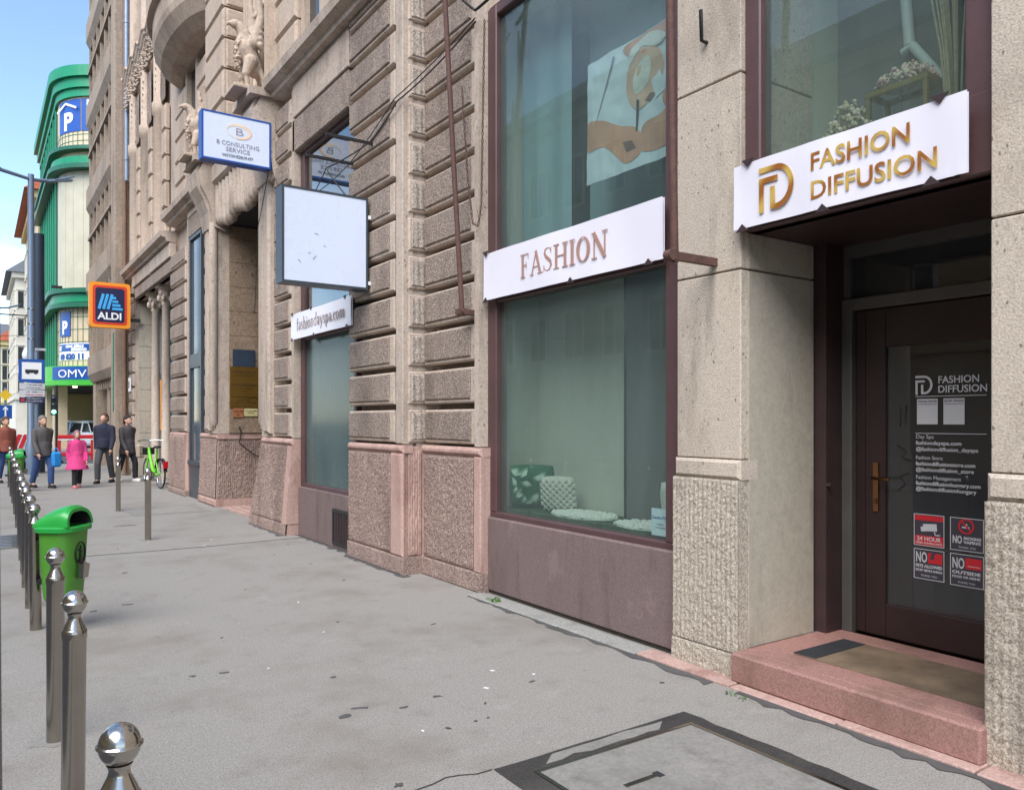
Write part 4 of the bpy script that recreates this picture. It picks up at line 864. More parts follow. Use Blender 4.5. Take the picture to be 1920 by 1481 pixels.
strokes([(arc(0, 0, .165, .095, 0, 360, 28), [.03+.02*math.cos(R(i*360/28-40)) for i in range(29)])], F5, 'beige_print', s5, 'emblem', .001)
strokes([(arc(0, 0, .175, .105, -100, 70, 24), [.004+.022*math.sin(R(i*7.5)) for i in range(25)])], F5, 'peach_print', s5, 'emblem', .003)
text('B', .15, 'taupe_print', s5, (3.075, 11.5975, 5.738), 'S', .10, -.003, .001)
text('B CONSULTING', .085, 'grey_print', s5, (2.82, 11.60, 5.57), 'S', .60, 0, .001); text('SERVICE', .085, 'grey_print', s5, (2.95, 11.60, 5.485), 'S', .34, 0, .001); text('VAGYONVÉDELMI KFT', .06, 'dark_print', s5, (2.90, 11.60, 5.405), 'S', .44, 0, .001)
# supermarket sign
s6 = thing('supermarket_sign', 'square orange and navy ALDI sign projecting from the end of the stone building', 'sign', (3.55, 24.3, 4.2))
def rrect(x0, x1, z0, z1, r, n=5):
    out_ = []
    for cx_, cz_, a0 in ((x1-r, z1-r, 0), (x0+r, z1-r, 90), (x0+r, z0+r, 180), (x1-r, z0+r, 270)): out_ += arc(cx_, cz_, r, r, a0, a0+90, n)
    return out_
for i, (e, mat, nm) in enumerate(((0, 'aldi_orange', 'box'), (.085, 'aldi_red', 'red_band'), (.15, 'navy', 'face'))):
    build(MB().prism(rrect(2.55+e, 3.58-e, 4.19+e, 5.44-e, .08), lambda u, v, q: (u, q, v), 24.3-.004*i, 24.5 if i == 0 else 24.3-.001), nm, mat, s6)
for q in (4.4, 5.1): build(MB().box(3.57, 3.85, 24.37, 24.43, q, q+.1), 'bracket', 'black_metal', s6)
text('ALDI', .27, 'white', s6, (2.76, 24.285, 4.42), 'S', .60, .008, .003)
FA = frame((2.76, 24.29, 4.70), 'S')
strokes([([(.03+.11*i, .0), (.14+.11*i, .42)], .07) for i in range(3)]+[([(.36, .02+.1*i), (.62-.055*i, .02+.1*i)], .065) for i in range(4)], FA, 'light_blue', s6, 'logo', .003)
s7 = thing('supermarket_poster', 'tall narrow orange ALDI panel behind the supermarket columns', 'sign', (4.25, 24.0, 1.3))
build(MB().box(4.24, 4.29, 23.55, 24.35, 1.35, 2.75), 'panel', 'aldi_orange', s7); build(MB().box(4.236, 4.24, 23.68, 24.22, 1.5, 2.6), 'face', 'navy', s7); build(MB().box(4.232, 4.236, 23.74, 24.16, 1.95, 2.45), 'logo', 'light_blue', s7)
# plaques in the portal reveal
YP = 15.19
def scribble(parent, fr, w_, h, mat, seed):
    """a line of engraving too worn to read: a row of short uneven strokes"""
    r = random.Random(seed); x = 0; lst = []
    while x < w_:
        k = r.random()
        if k > .12: lst.append(([(x, 0), (x+r.uniform(-.1, .1)*h, h*r.uniform(.6, 1))], h*.22))
        if k > .6: lst.append(([(x, h*.5), (x+h*.5, h*r.uniform(.3, .7))], h*.2))
        x += h*r.uniform(.4, .6)
    strokes(lst, fr, mat, parent, 'engraving', .0008)
def plaque(label, x0, x1, z0, z1, mat, lines, pm):
    t_ = thing('wall_plaque', label, 'plaque', ((x0+x1)/2, YP, z0)); build(MB().box(x0, x1, YP-.025, YP+.02, z0, z1), 'plate', mat, t_)
    for i, (z, wd, sz) in enumerate(lines): scribble(t_, frame(((x0+x1)/2-wd/2, YP-.026, z), 'S'), wd, sz, pm, int(z*1000))
plaque('dark slate plaque in the portal above the brass plate', 3.99, 4.40, 2.64, 2.96, 'pole_dark', [], 'dark_print')
plaque('large brass name plate screwed to the portal reveal', 3.94, 4.47, 1.86, 2.635, 'brass', [(2.52, .42, .04), (2.46, .3, .03), (2.28, .45, .04), (2.22, .28, .03), (2.06, .5, .014), (2.0, .24, .022), (1.95, .42, .026), (1.89, .22, .02)], 'brass_dark')
plaque('small copper plaque with dark lettering below the brass plate', 3.99, 4.19, 1.68, 1.85, 'copper_plate', [(1.77, .17, .045), (1.71, .05, .035)], 'brass_dark')
plaque('small pale plaque beside the copper one in the portal', 4.20, 4.45, 1.70, 1.845, 'cream_wall', [(1.79, .2, .02), (1.75, .12, .02)], 'brass_dark')
t_ = thing('number_plate', 'small white house number plate on the last rusticated pier', 'plate', (3.66, 25.0, 2.5)); build(MB().box(3.645, 3.675, 24.85, 25.15, 2.45, 2.85), 'plate', 'white', t_); build(MB().box(3.642, 3.6449, 24.92, 25.08, 2.55, 2.75), 'numeral', 'dark_print', t_)
# portal mat
t_ = thing('slatted_mat', 'worn pink slatted mat lying in the carved portal', 'mat', (4.2, 13.8, 0))
for i in range(7): build(MB().box(3.75+i*.16, 3.87+i*.16, 12.9, 15.0, .0, .02), 'slat', 'pink_stone', t_)

# ================================================================== IRONWORK, CABLES
t_ = thing('awning_rod', 'long rusty iron rod hanging from the smooth pier by the large window', 'rod', (3.6, 3.45, 2.6))
build(MB().tube([(3.58, 3.45, 2.60), (3.50, 3.40, 3.8), (3.42, 3.38, 6.0)], .025, 8), 'rod', 'rust', t_); build(MB().box(3.52, 3.97, 3.43, 3.47, 2.615, 2.665).tube([(3.54, 3.42, 2.64), (3.54, 3.48, 2.64)], .035, 10), 'bracket', 'rust', t_)
t_ = thing('awning_rod', 'long rusty iron rod with a chain hanging on the rusticated pier', 'rod', (3.8, 6.4, 2.6))
build(MB().tube([(3.80, 6.40, 2.62), (3.72, 6.42, 4.0), (3.55, 6.36, 6.2)], .025, 8), 'rod', 'rust', t_); build(MB().box(3.74, 3.96, 6.37, 6.43, 2.62, 2.67).tube([(3.80, 6.33, 2.645), (3.80, 6.47, 2.645)], .03, 10), 'bracket', 'rust', t_)
def chain(pts, label):
    mb = MB(); n = 0
    for a, b_ in zip(pts[:-1], pts[1:]):
        a, b_ = Vector(a), Vector(b_); k = int((b_-a).length/.034)
        for i in range(k):
            p_ = a.lerp(b_, (i+.5)/k); d = (b_-a).normalized(); side = d.cross(Vector((1, 0, 0)) if n % 2 else Vector((0, 1, 0))).normalized(); n += 1
            mb.tube([p_+d*.02*math.cos(2*math.pi*j_/7)+side*.009*math.sin(2*math.pi*j_/7) for j_ in range(8)], .0045, 4)
    tag(build(mb, 'chain', 'rust'), label, 'chain')
chain([(3.76, 6.34, 4.75), (3.80, 6.30, 3.9), (3.82, 6.24, 3.45), (3.84, 6.18, 3.42), (3.85, 6.14, 3.6), (3.86, 6.10, 5.3)], 'rusty chain looped beside the iron rod on the rusticated pier')
t_ = thing('iron_hook', 'short black iron stub sticking out of the smooth pier', 'hook', (3.93, 3.52, 4.08)); build(MB().tube([(3.97, 3.52, 4.09), (3.90, 3.52, 4.09), (3.88, 3.51, 4.28)], .014, 6), 'stub', 'black_metal', t_)
for lab, y, z in (('upper iron bar projecting from the rusticated pier above the blank light box', 8.15, 4.72), ('lower iron bar projecting from the rusticated pier above the blank light box', 8.75, 4.66)):
    t_ = thing('iron_bar', lab, 'bracket', (3.7, y, z)); build(MB().box(3.12, 3.76, y-.015, y+.015, z-.015, z+.015), 'bar', 'black_metal', t_)
def cable(label, pts, sag, r=.008, mat='black_metal'):
    out_ = []
    for a, b_ in zip(pts[:-1], pts[1:]):
        a, b_ = Vector(a), Vector(b_)
        for i in range(12):
            u = i/12; p_ = a.lerp(b_, u); p_.z -= sag*4*u*(1-u)*(b_-a).length; out_.append(p_)
    out_.append(Vector(pts[-1])); tag(build(MB().tube(out_, r, 5), 'cable', mat), label, 'cable')
cable('black cable running from the iron rod across the rusticated pier to the blank light box', [(3.86, 6.25, 5.35), (3.66, 7.5, 4.98), (3.66, 8.2, 4.75), (3.3, 8.6, 4.5), (3.4, 8.25, 4.12)], .03)
cable('second thinner cable between the iron rod and the lower iron bar', [(3.87, 6.28, 5.4), (3.65, 7.55, 5.02), (3.64, 8.7, 4.66)], .02, .006)
cable('slack cable drooping from the lower iron bar to the blue framed light box', [(3.64, 8.72, 4.66), (3.6, 10.9, 4.72), (3.62, 11.58, 5.3)], .06, .006)
cable('loose cable drooping in front of the second shop window', [(3.3, 8.6, 4.5), (3.55, 10.6, 4.45), (3.66, 11.3, 4.75)], .07, .006)
cable('thin cable hanging down the portal from the blue framed light box', [(3.58, 11.65, 5.33), (3.56, 12.1, 4.6), (3.62, 12.5, 3.3)], .03, .006)
cable('bundle of black cables knotted at the top of the large shop window', [(3.60, 6.36, 5.7), (3.82, 6.2, 5.42), (3.94, 5.6, 5.65), (3.95, 4.5, 6.2)], .05, .014)
cable('old cable stapled to the pink plinth in the portal', [(4.1, 15.16, 1.5), (4.14, 15.16, 1.4), (4.1, 15.15, 1.2), (4.4, 15.15, .95), (4.6, 15.15, .9)], .02, .012)

# ================================================================== WINDOW DISPLAY
def pillow(name, label, c, size, tilt, yaw, mat, deco=None):
    t_ = thing(name, label, 'cushion', c, yaw); s_ = size/2; th = size*.17
    def side(sg):
        def fn(u, v):
            a, b_ = u*2-1, v*2-1; q = (1-a**4)*(1-b_**4); e = 1-.07*(a*a+b_*b_)+.0
            return (sg*th*q**.6+.004*math.sin(9*a+7*b_)*q, a*s_*e, b_*s_*e)
        return fn
    mb = MB().grid(side(-1), 18, 18).grid(side(1), 18, 18); o = build(mb, 'cover', mat, t_, True); o.rotation_euler = (0, tilt, 0); o.location = (0, 0, s_*.96)
    if deco: d_ = build(deco(s_, th), 'pattern', 'leaf_pale' if mat == 'leaf_print' else 'wool_white', o, True)
    return t_
def leaves(s_, th):
    mb = MB(); r = random.Random(5)
    for k in range(16):
        cy, cz = r.uniform(-.75, .75)*s_, r.uniform(-.75, .75)*s_; a0 = r.uniform(0, 6.28)
        for j_ in range(7):
            a = a0+(j_-3)*.32; l = s_*.34; pts = [(cy, cz), (cy+l*.5*math.cos(a)-.006*math.sin(a), cz+l*.5*math.sin(a)+.006*math.cos(a)), (cy+l*math.cos(a), cz+l*math.sin(a)), (cy+l*.5*math.cos(a)+.006*math.sin(a), cz+l*.5*math.sin(a)-.006*math.cos(a))]
            vs = []
            for y_, z_ in pts:
                u_, v_ = max(-1, min(1, y_/s_)), max(-1, min(1, z_/s_)); q = max(0, (1-u_**4)*(1-v_**4)); vs.append((-th*q**.6-.004, u_*s_*.93, v_*s_*.93))
            mb.add(vs, [(0, 1, 2, 3)])
    return mb
def knots(s_, th):
    mb = MB()
    for k in range(-5, 6):
        for sg in (-1, 1):
            pts = []
            for i in range(15):
                y_ = (i/7-1)*s_*.92; z_ = sg*y_+k*s_*.33
                if abs(z_) < s_*.92:
                    q = max(0, (1-(y_/s_)**4)*(1-(z_/s_)**4)); pts.append((-th*q**.6-.006, y_, z_))
            if len(pts) > 2: mb.tube(pts, .007, 5)
    return mb
pillow('leaf_cushion', 'green cushion with pale fern print propped in the corner of the large shop window', (4.33, 6.0, .78), .46, R(-14), R(50), 'leaf_print', leaves)
pillow('macrame_cushion', 'cream knotted macrame cushion beside the fern print cushion', (4.40, 5.68, .78), .36, R(-16), R(38), 'macrame', knots)
pillow('plain_cushion', 'plain white cushion leaning at the end of the window display', (4.32, 4.08, .79), .40, R(-10), R(10), 'wool_white')
t_ = thing('rattan_hoop', 'dark round rattan hoop behind the plain white cushion', 'hoop', (4.62, 4.06, .79)); build(MB().tube([(4.50, 4.06+.17*math.cos(a*.2618), 1.12+.2*math.sin(a*.2618)) for a in range(25)], .014, 6), 'hoop', 'rust', t_); build(MB().lathe([(.07, 0), (.10, .1), (.10, .3), (.09, .32)], 4.47, 4.06, .79, 16), 'basket', 'dark_brown', t_)
for lab, c_, a, b_ in (('white fleece rug on the display floor beside the cushions', (4.36, 5.28), .22, .36), ('white fleece rug on the display floor near the paper notice', (4.33, 4.46), .2, .32)):
    mb = MB(); r = random.Random(int(c_[1]*10)); n = 40; ring = [(c_[0]+a*math.cos(2*math.pi*i/n)*(1+r.uniform(-.06, .06)), c_[1]+b_*math.sin(2*math.pi*i/n)*(1+r.uniform(-.06, .06))) for i in range(n)]
    mb.prism(ring, lambda u, v, q: (u, v, q), .785, .805)
    for i in range(260):
        q = math.sqrt(r.random())*.98; th = r.uniform(0, 6.28); mb.ball((c_[0]+a*q*math.cos(th), c_[1]+b_*q*math.sin(th), .807), (.016, .016, .012), 5)
    tag(build(mb, 'fleece_rug', 'wool_white'), lab, 'rug')
t_ = thing('paper_notice', 'pale blue paper notice stuck inside the corner of the large shop window', 'notice', (4.06, 4.05, .78)); build(MB().box(4.058, 4.061, 3.955, 4.14, .79, .985), 'paper', 'paper', t_)
text('Zsanita-FD K', .03, 'blue_paint', t_, (4.0575, 4.135, .91), 'W', .17, .0006, .0003)
for z, wd in ((.868, .07), (.845, .10)): scribble(t_, frame((4.0575, 4.05+wd/2, z), 'W'), wd, .01, 'grey_print', int(z*1000))
# poster in the upper part of the window: crumpled print with hands and a brush
PX = 4.27
t_ = thing('window_poster', 'crumpled pale poster of hands with a brush hung in the upper shop window', 'poster', (PX, 4.6, 3.6))
def pf(y, z, k=0):
    return (PX-.002*k+.02*noise.noise(Vector((y*3.1, z*2.7, 1)))+.008*noise.noise(Vector((y*11, z*9, 4))), y, z)
build(MB().grid(lambda u, v: pf(5.12-1.1*u, 3.60+1.02*v), 50, 44), 'sheet', 'paper', t_)
def pp(poly, mat, k, nm='print'):
    n = len(poly); sm = []
    for i in range(n):
        p0, p1, p2, p3 = [Vector(poly[(i+j)%n]) for j in (-1, 0, 1, 2)]
        for tt in (0, .25, .5, .75): sm.append(tuple(.5*((2*p1)+(p2-p0)*tt+(2*p0-5*p1+4*p2-p3)*tt*tt+(3*p1-p0-3*p2+p3)*tt**3)))
    poly = [(min(.995, max(.005, a)), min(.995, max(.005, b_))) for a, b_ in (sm if len(poly) > 4 else poly)]
    bm = bmesh.new(); vs = [bm.verts.new((5.12-1.1*a, 3.60+1.02*b_, 0)) for a, b_ in poly]; bm.faces.new(vs); bmesh.ops.triangulate(bm, faces=bm.faces[:])
    for _ in range(2): bmesh.ops.subdivide_edges(bm, edges=bm.edges[:], cuts=1, use_grid_fill=True)
    for v in bm.verts: v.co = pf(v.co.x, v.co.y, k)
    mb = MB(); mb.bm(bm, 0, True); build(mb, nm, mat, t_)
pp([(.0, .50), (.18, .48), (.36, .38), (.52, .32), (.58, .24), (.58, .10), (.44, .06), (.34, .14), (.2, .26), (.0, .28)], 'skin_print', 2)
pp([(.58, .12), (.60, .3), (.78, .34), (.99, .42), (.99, .14), (.80, .08)], 'skin_print', 2)
pp([(.84, .36), (.99, .36), (.99, .86), (.90, .74), (.86, .58), (.80, .46)], 'skin_print', 2)
pp([(.42, .98), (.5, .86), (.66, .84), (.78, .92), (.98, .88), (.98, .99)], 'skin_print', 2)
pp([(.52, .46), (.44, .62), (.47, .80), (.60, .90), (.76, .84), (.82, .66), (.74, .52), (.62, .44)], 'skin_light', 2)
pp([(.54, .56), (.52, .68), (.57, .78), (.68, .80), (.70, .70), (.66, .60)], 'wool_white', 3)
pp([(.63, .48), (.69, .52), (.74, .50), (.68, .46)], 'shadow_print', 4)
pp([(.47, .80), (.60, .90), (.76, .84), (.84, .90), (.7, .97), (.5, .93)], 'wool_white', 4)
pp([(.535, .28), (.55, .28), (.58, .5), (.55, .52)], 'black_metal', 4, 'brush')
pp([(.40, .24), (.50, .22), (.54, .15), (.44, .15)], 'shadow_print', 3); pp([(.70, .60), (.78, .66), (.84, .5), (.74, .46)], 'paper', 3); pp([(.08, .40), (.12, .5), (.3, .95), (.32, .94)], 'grey_print', 3)
tag(build(MB().grid(lambda u, v: (4.40+.012*math.sin(u*13), 6.25-.75*u, 3.02+2.45*v), 70, 2).grid(lambda u, v: (4.62+.01*math.sin(u*9), 5.5-1.7*u, 3.02+2.45*v), 70, 2), 'curtain', 'teal_cloth'), 'pale teal curtain hanging behind the upper glass of the large shop window', 'curtain')
# things on show above the entrance
def dried(label, x, y, z, rx, ry, h, n, mats, seed):
    t_ = thing('dried_flowers', label, 'flowers', (x, y, z)); r = random.Random(seed); st = MB(); hd = MB()
    for k in range(n):
        a = r.uniform(0, 6.28); q = math.sqrt(r.random()); px, py = x+rx*q*math.cos(a), y+ry*q*math.sin(a); hz_ = z+h*(1-.5*q*q)*r.uniform(.55, 1)
        st.tube([(x+.1*(px-x), y+.25*(py-y), z), (px, py, hz_)], .0025, 4); s_ = r.uniform(.008, .02); hd.ball((px, py, hz_), (s_, s_, s_*r.uniform(.7, 1.4)), 6, r.randrange(len(mats)))
        for j_ in range(2): hd.ball((px+r.uniform(-.02, .02), py+r.uniform(-.02, .02), hz_+r.uniform(-.03, .02)), s_*.6, 5, r.randrange(len(mats)))
    build(st, 'stems', 'reed', t_); build(hd, 'blooms', mats, t_); return t_
dried('bushy cream dried flower bunch above the gold lettered board', 4.38, 2.78, 3.12, .10, .17, .45, 150, ['dried_flower', 'reed'], 3)
dried('pinkish dried flowers heaped on the gold lantern frame', 4.45, 2.47, 3.52, .1, .17, .16, 130, ['dried_pink', 'dried_flower'], 4)
t_ = thing('gold_lantern', 'gold wire lantern frame standing above the entrance board', 'lantern', (4.45, 2.47, 3.12))
for x in (4.36, 4.56):
    for y in (2.30, 2.64): build(MB().box(x-.012, x+.012, y-.012, y+.012, 3.1, 3.52), 'post', 'gold_frame', t_)
build(MB().box(4.345, 4.575, 2.285, 2.31, 3.52, 3.55).box(4.345, 4.575, 2.63, 2.655, 3.52, 3.55).box(4.345, 4.37, 2.31, 2.63, 3.52, 3.55).box(4.55, 4.575, 2.31, 2.63, 3.52, 3.55), 'top_frame', 'gold_frame', t_)
t_ = thing('dried_reeds', 'tall dried reeds standing at the end of the upper window', 'reeds', (4.5, 2.2, 3.1)); r = random.Random(8)
for k in range(16):
    a, b_ = r.uniform(-.12, .12), r.uniform(-.1, .16); build(MB().tube([(4.5+a*.2, 2.2+b_*.2, 3.1), (4.5+a*.5, 2.2+b_*.5, 3.7), (4.5+a*.9, 2.2+b_*1.1, 4.3)], [.008, .007, .004], 5), 'reed', 'reed', t_)
t_ = thing('folding_lamp', 'white jointed lamp arm hanging behind the upper window', 'lamp', (4.9, 2.6, 3.7))
build(MB().tube([(4.9, 2.74, 4.6), (4.9, 2.69, 4.0)], .035, 8), 'upper_arm', 'chair_white', t_); build(MB().tube([(4.9, 2.73, 3.97), (4.88, 2.66, 3.98), (4.86, 2.4, 3.6)], .03, 8), 'lower_arm', 'chair_white', t_)

# ================================================================== BOLLARDS, BINS
def bollard_mesh():
    post = MB().lathe([(.041, 0), (.041, .795), (.0435, .797), (.0435, .826), (.040, .832)], n=28)
    cap = MB().lathe([(.040, .83), (.036, .842), (.024, .866), (.021, .878), (.024, .886), (.027, .892)], n=28)
    prof = [(.0425*math.sin(R(a)), .931-.046*math.cos(R(a))) for a in range(35, 88, 7)]+[(.0465, .929), (.0465, .933)]+[(.0425*math.sin(R(a)), .931-.046*math.cos(R(a))) for a in range(94, 181, 6)]
    return post, cap, MB().lathe(prof, n=32)
bp, bcap, bball = [m_.mesh(n_, mt) for m_, n_, mt in zip(bollard_mesh(), ('post', 'neck', 'ball'), ('steel', 'polished_steel', 'polished_steel'))]
blab = ['steel bollard with ball top standing first in the kerb row', 'steel bollard with ball top standing second in the kerb row', 'steel bollard with ball top third in the kerb row, mortar patch at its foot', 'steel ball-topped bollard carrying the nearer green litter bin']
bpos = [(.243, 1.84), (.30, 3.39), (.33, 4.58), (.38, 7.1), (.385, 7.95), (.40, 8.95), (.42, 9.75), (.44, 10.7), (.48, 12.1), (.52, 14.0), (.56, 16.0), (.60, 18.2), (.62, 19.9), (.66, 22.6)]
for i, (x, y) in enumerate(bpos):
    if i < len(blab): lab = blab[i]; gp = None
    else: lab = 'steel ball-topped bollard in the kerb row, '+['first', 'second', 'third', 'fourth', 'fifth', 'sixth', 'seventh', 'eighth', 'ninth', 'tenth'][i-4]+' beyond the one with the litter bin'; gp = None
    t_ = thing('bollard', lab, 'bollard', (x, y, 0), random.uniform(0, 6), gp or 'bollards along the kerb'); t_.rotation_euler.x = random.uniform(-.014, .014); t_.rotation_euler.y = random.uniform(-.014, .014)
    for nm, me in (('post', bp), ('neck', bcap), ('ball', bball)):
        o = bpy.data.objects.new(nm, me); COL.objects.link(o); o.parent = t_
for lab, x, y in (('steel bollard standing alone in the middle of the pavement near the joint', 1.92, 11.56), ('steel bollard standing by the patched slab in the pavement', 2.09, 15.53)):
    t_ = thing('bollard', lab, 'bollard', (x, y, 0), 0)
    for nm, me in (('post', bp), ('neck', bcap), ('ball', bball)):
        o = bpy.data.objects.new(nm, me); COL.objects.link(o); o.parent = t_
def bin_(label, x, y, rz):
    t_ = thing('litter_bin', label, 'bin', (x, y, .24), rz)
    def ring(w_, d_, z, n=40, p=3.2):
        out_ = []
        for i in range(n):
            a = 2*math.pi*i/n; c, s_ = math.cos(a), math.sin(a); out_.append((d_*math.copysign(abs(c)**(2/p), c), w_*math.copysign(abs(s_)**(2/p), s_), z))
        return out_
    mb = MB(); prof = [(.10, .08, 0), (.15, .115, .008), (.165, .128, .03), (.172, .135, .10), (.182, .15, .3), (.19, .163, .5), (.195, .167, .54)]
    rs = [ring(a, b_, z) for a, b_, z in prof]
    for p_, q in zip(rs[:-1], rs[1:]): mb.add(p_+q, [(i, (i+1) % 40, 40+(i+1) % 40, 40+i) for i in range(40)], 0, True)
    mb.add(rs[0], [tuple(range(40))[::-1]]); build(mb, 'body', 'bin_green', t_, True)
    mb = MB(); rs = [ring(.205, .18, .53), ring(.218, .197, .535), ring(.22, .199, .565), ring(.205, .186, .575), ring(.19, .168, .577)]
    for p_, q in zip(rs[:-1], rs[1:]): mb.add(p_+q, [(i, (i+1) % 40, 40+(i+1) % 40, 40+i) for i in range(40)], 0, True)
    build(mb, 'rim', 'bin_lid_green', t_, True)
    # hood: arches swept from the low back to the open front, thick shell
    def hood(off):
        def fn(u, v):
            xx = -.186+.35*u; H = (.155-off)*math.sin(min(1, .12+u*1.05)*math.pi/2)**.8*(1 if u < .8 else 1-.12*((u-.8)/.2)); a = math.pi*v
            wy = (.192-off)*(1 if u > .15 else .86+.14*u/.15); px = 2.6; c, s_ = math.cos(a), math.sin(a)
            return (xx-.02*math.sin(a)*(u > .9), wy*math.copysign(abs(c)**(2/px), c), .572+H*abs(s_)**(2/px)+off*.0)
        return fn
    mb = MB().grid(hood(0), 16, 24)
    lip = [hood(0)(1, v/24) for v in range(25)]; lip2 = [hood(.03)(1, v/24) for v in range(25)]
    mb.add(lip+lip2, [(i, i+1, 26+i, 25+i) for i in range(24)], 0, True); build(mb, 'hood', 'bin_lid_green', t_, True)
    build(MB().grid(hood(.03), 16, 24).add(ring(.18, .16, .545), [tuple(range(40))]), 'hood_lining', 'black_metal', t_, True)
    Fb = Matrix(((0, 0, 1, .151), (1, 0, 0, 0), (0, 1, 0, .36), (0, 0, 0, 1)))
    strokes([(arc(0, 0, .07, .085, 0, 360, 24), .006), ([(0, .06), (0, -.05)], [.012, .02]), ([(-.03, .03), (.03, .01)], .008), ([(-.02, -.06), (.03, -.06)], .03)], Fb, 'black_metal', t_, 'emblem', .018).matrix_parent_inverse = Matrix.Identity(4)
    build(MB().hexa([(.15, -.04, .17), (.21, -.04, .17), (.21, .04, .17), (.15, .04, .17), (.16, -.045, .29), (.225, -.045, .27), (.225, .045, .27), (.16, .045, .29)]), 'ash_box', 'steel', t_, True)
    for q in (.12, .42): build(MB().box(-.22, -.13, -.05, .05, q, q+.04), 'bracket', 'black_metal', t_, True)
    return t_
bin_('green plastic litter bin strapped to a steel bollard beside the kerb', .555, 6.95, R(-38)).scale = (.84, .84, 1)
bin_('distant green litter bin at the kerb by the red and white barrier', .75, 21.0, R(-10))

# ================================================================== CONCRETE OFFICE BUILDING
cb = thing('concrete_building', 'brown concrete office block with slanted spandrel bands and window fins', 'building', (4, 29, 0))
CY0, CY1 = 25.62, 32.6
build(MB().box(4.3, 14, CY0, CY1, 5.0, 27).box(6.5, 14, CY0, CY1, .01, 5.0), 'wall', 'concrete', cb)
build(MB().cbox(3.35, 4.4, CY0, CY0+.75, .01, 27, .02), 'pier', 'concrete', cb)
build(MB().cbox(3.55, 4.3, CY1-.7, CY1, .01, 4.6, .02), 'pier', 'concrete', cb)
npan = 6; pw = (CY1-CY0-.78)/npan
spm = MB().prism([(.0, .0), (-.13, .26), (-.13, .92), (-.03, .98), (.55, .98), (.55, 0)], lambda u, v, q: (u, q, v), .006, pw-.006).mesh('spandrel', 'concrete')
finm = MB().box(-.20, .2, -.05, .05, 0, 2.08).mesh('fin', 'concrete')
for k in range(7):
    z = 6.05+3.05*k
    for i in range(npan): place('spandrel', spm, cb, (3.45, CY0+.78+i*pw, z))
    build(MB().box(3.66, 3.70, CY0+.78, CY1-.02, z-2.06, z), 'window_band', 'dark_glass', cb)
    build(MB().box(3.38, 3.5, CY0+.78, CY1+.05, z-.9, z-.80), 'handrail', 'concrete', cb)
    for i in range(npan+1): place('fin', finm, cb, (3.62, CY0+.80+i*pw*.985, z-2.07))
for i in range(npan): place('fascia_panel', spm, cb, (3.5, CY0+.78+i*pw, 3.0))
dm = MB().box(3.6, 3.9, 0, .16, 2.7, 3.0).mesh('dentil', 'concrete')
for i in range(12): place('dentil', dm, cb, (0, CY0+.9+i*.5, 0))
build(MB().box(6.3, 6.4, CY0+.8, CY1-.1, .02, 4.4), 'back_wall', 'cream_wall', cb)
build(MB().box(3.6, 6.4, CY0+.8, CY1, 5.0, 5.2).box(4.0, 6.4, CY0+.8, CY1-.1, 3.6, 3.7), 'ceiling', 'dark_interior', cb)
for y in (27.6, 29.8): build(MB().cbox(3.7, 4.2, y-.25, y+.25, .01, 3.6, .02), 'column', 'concrete', cb)
build(MB().box(3.33, 3.36, CY0+.1, CY0+.3, 1.9, 4.2), 'peeling_patch', 'green_dark', cb)

# ================================================================== GREEN CORNER BUILDING
gb = thing('green_corner_building', 'rounded corner building with green cornices, cream panels and petrol station canopy', 'building', (6, 56, 0))
GC = (6.9, 52.0); GR = 3.0
def gpath(off, y1=66.0, x1=24.0, n=18):
    p_ = [(GC[0]-GR-off, y1), (GC[0]-GR-off, GC[1])]
    p_ += [(GC[0]+(GR+off)*math.cos(R(180+90*i/n)), GC[1]+(GR+off)*math.sin(R(180+90*i/n))) for i in range(1, n)]
    return p_+[(GC[0], GC[1]-GR-off), (x1, GC[1]-GR-off)]
def band(name, mat, o0, o1, z0, z1, parent=None):
    a, b_ = gpath(o0), gpath(o1); n = len(a); mb = MB()
    vs = [(x, y, z0) for x, y in b_]+[(x, y, z1) for x, y in b_]+[(x, y, z1) for x, y in a]+[(x, y, z0) for x, y in a]
    fs = []
    for i in range(n-1):
        for k in range(4): fs.append((k*n+i, k*n+i+1, ((k+1) % 4)*n+i+1, ((k+1) % 4)*n+i))
    mb.add(vs, fs); return build(mb, name, mat, parent or gb)
band('wall', 'cream_panel', -.3, 0, 8.7, 15.8); band('wall', 'cream_tile', -.3, 0, 15.8, 19.7); band('wall', 'cream_tile', -.3, 0, 4.6, 8.7)
build(MB().box(6, 24, 51, 66, 19.2, 20.0), 'slab', 'dark_interior', gb); build(MB().box(5.4, 24, 50.8, 66, 3.56, 4.55), 'slab', 'dark_interior', gb); build(MB().box(4.2, 5.4, 52.4, 66, 3.56, 4.55), 'slab', 'dark_interior', gb)
band('cornice', 'green_paint', -.5, .15, 19.7, 20.15); band('cornice', 'green_paint', -.5, .3, 20.15, 20.7); band('cornice', 'green_paint', -.5, .5, 20.7, 21.3)
band('cornice', 'green_dark', -.3, .5, 16.65, 16.85); band('cornice', 'green_paint', -.3, .35, 15.85, 16.3); band('cornice', 'green_dark', -.3, .55, 15.6, 15.85)
band('cornice', 'green_dark', -.3, .55, 8.7, 8.95); band('cornice', 'green_paint', -.3, .35, 8.2, 8.7); band('cornice', 'green_dark', -.3, .5, 7.9, 8.15)
for z in (16.9, 17.25, 17.6, 5.3, 6.0, 6.7, 7.4): band('tile_joint', 'green_dark', 0, .012, z, z+.035)
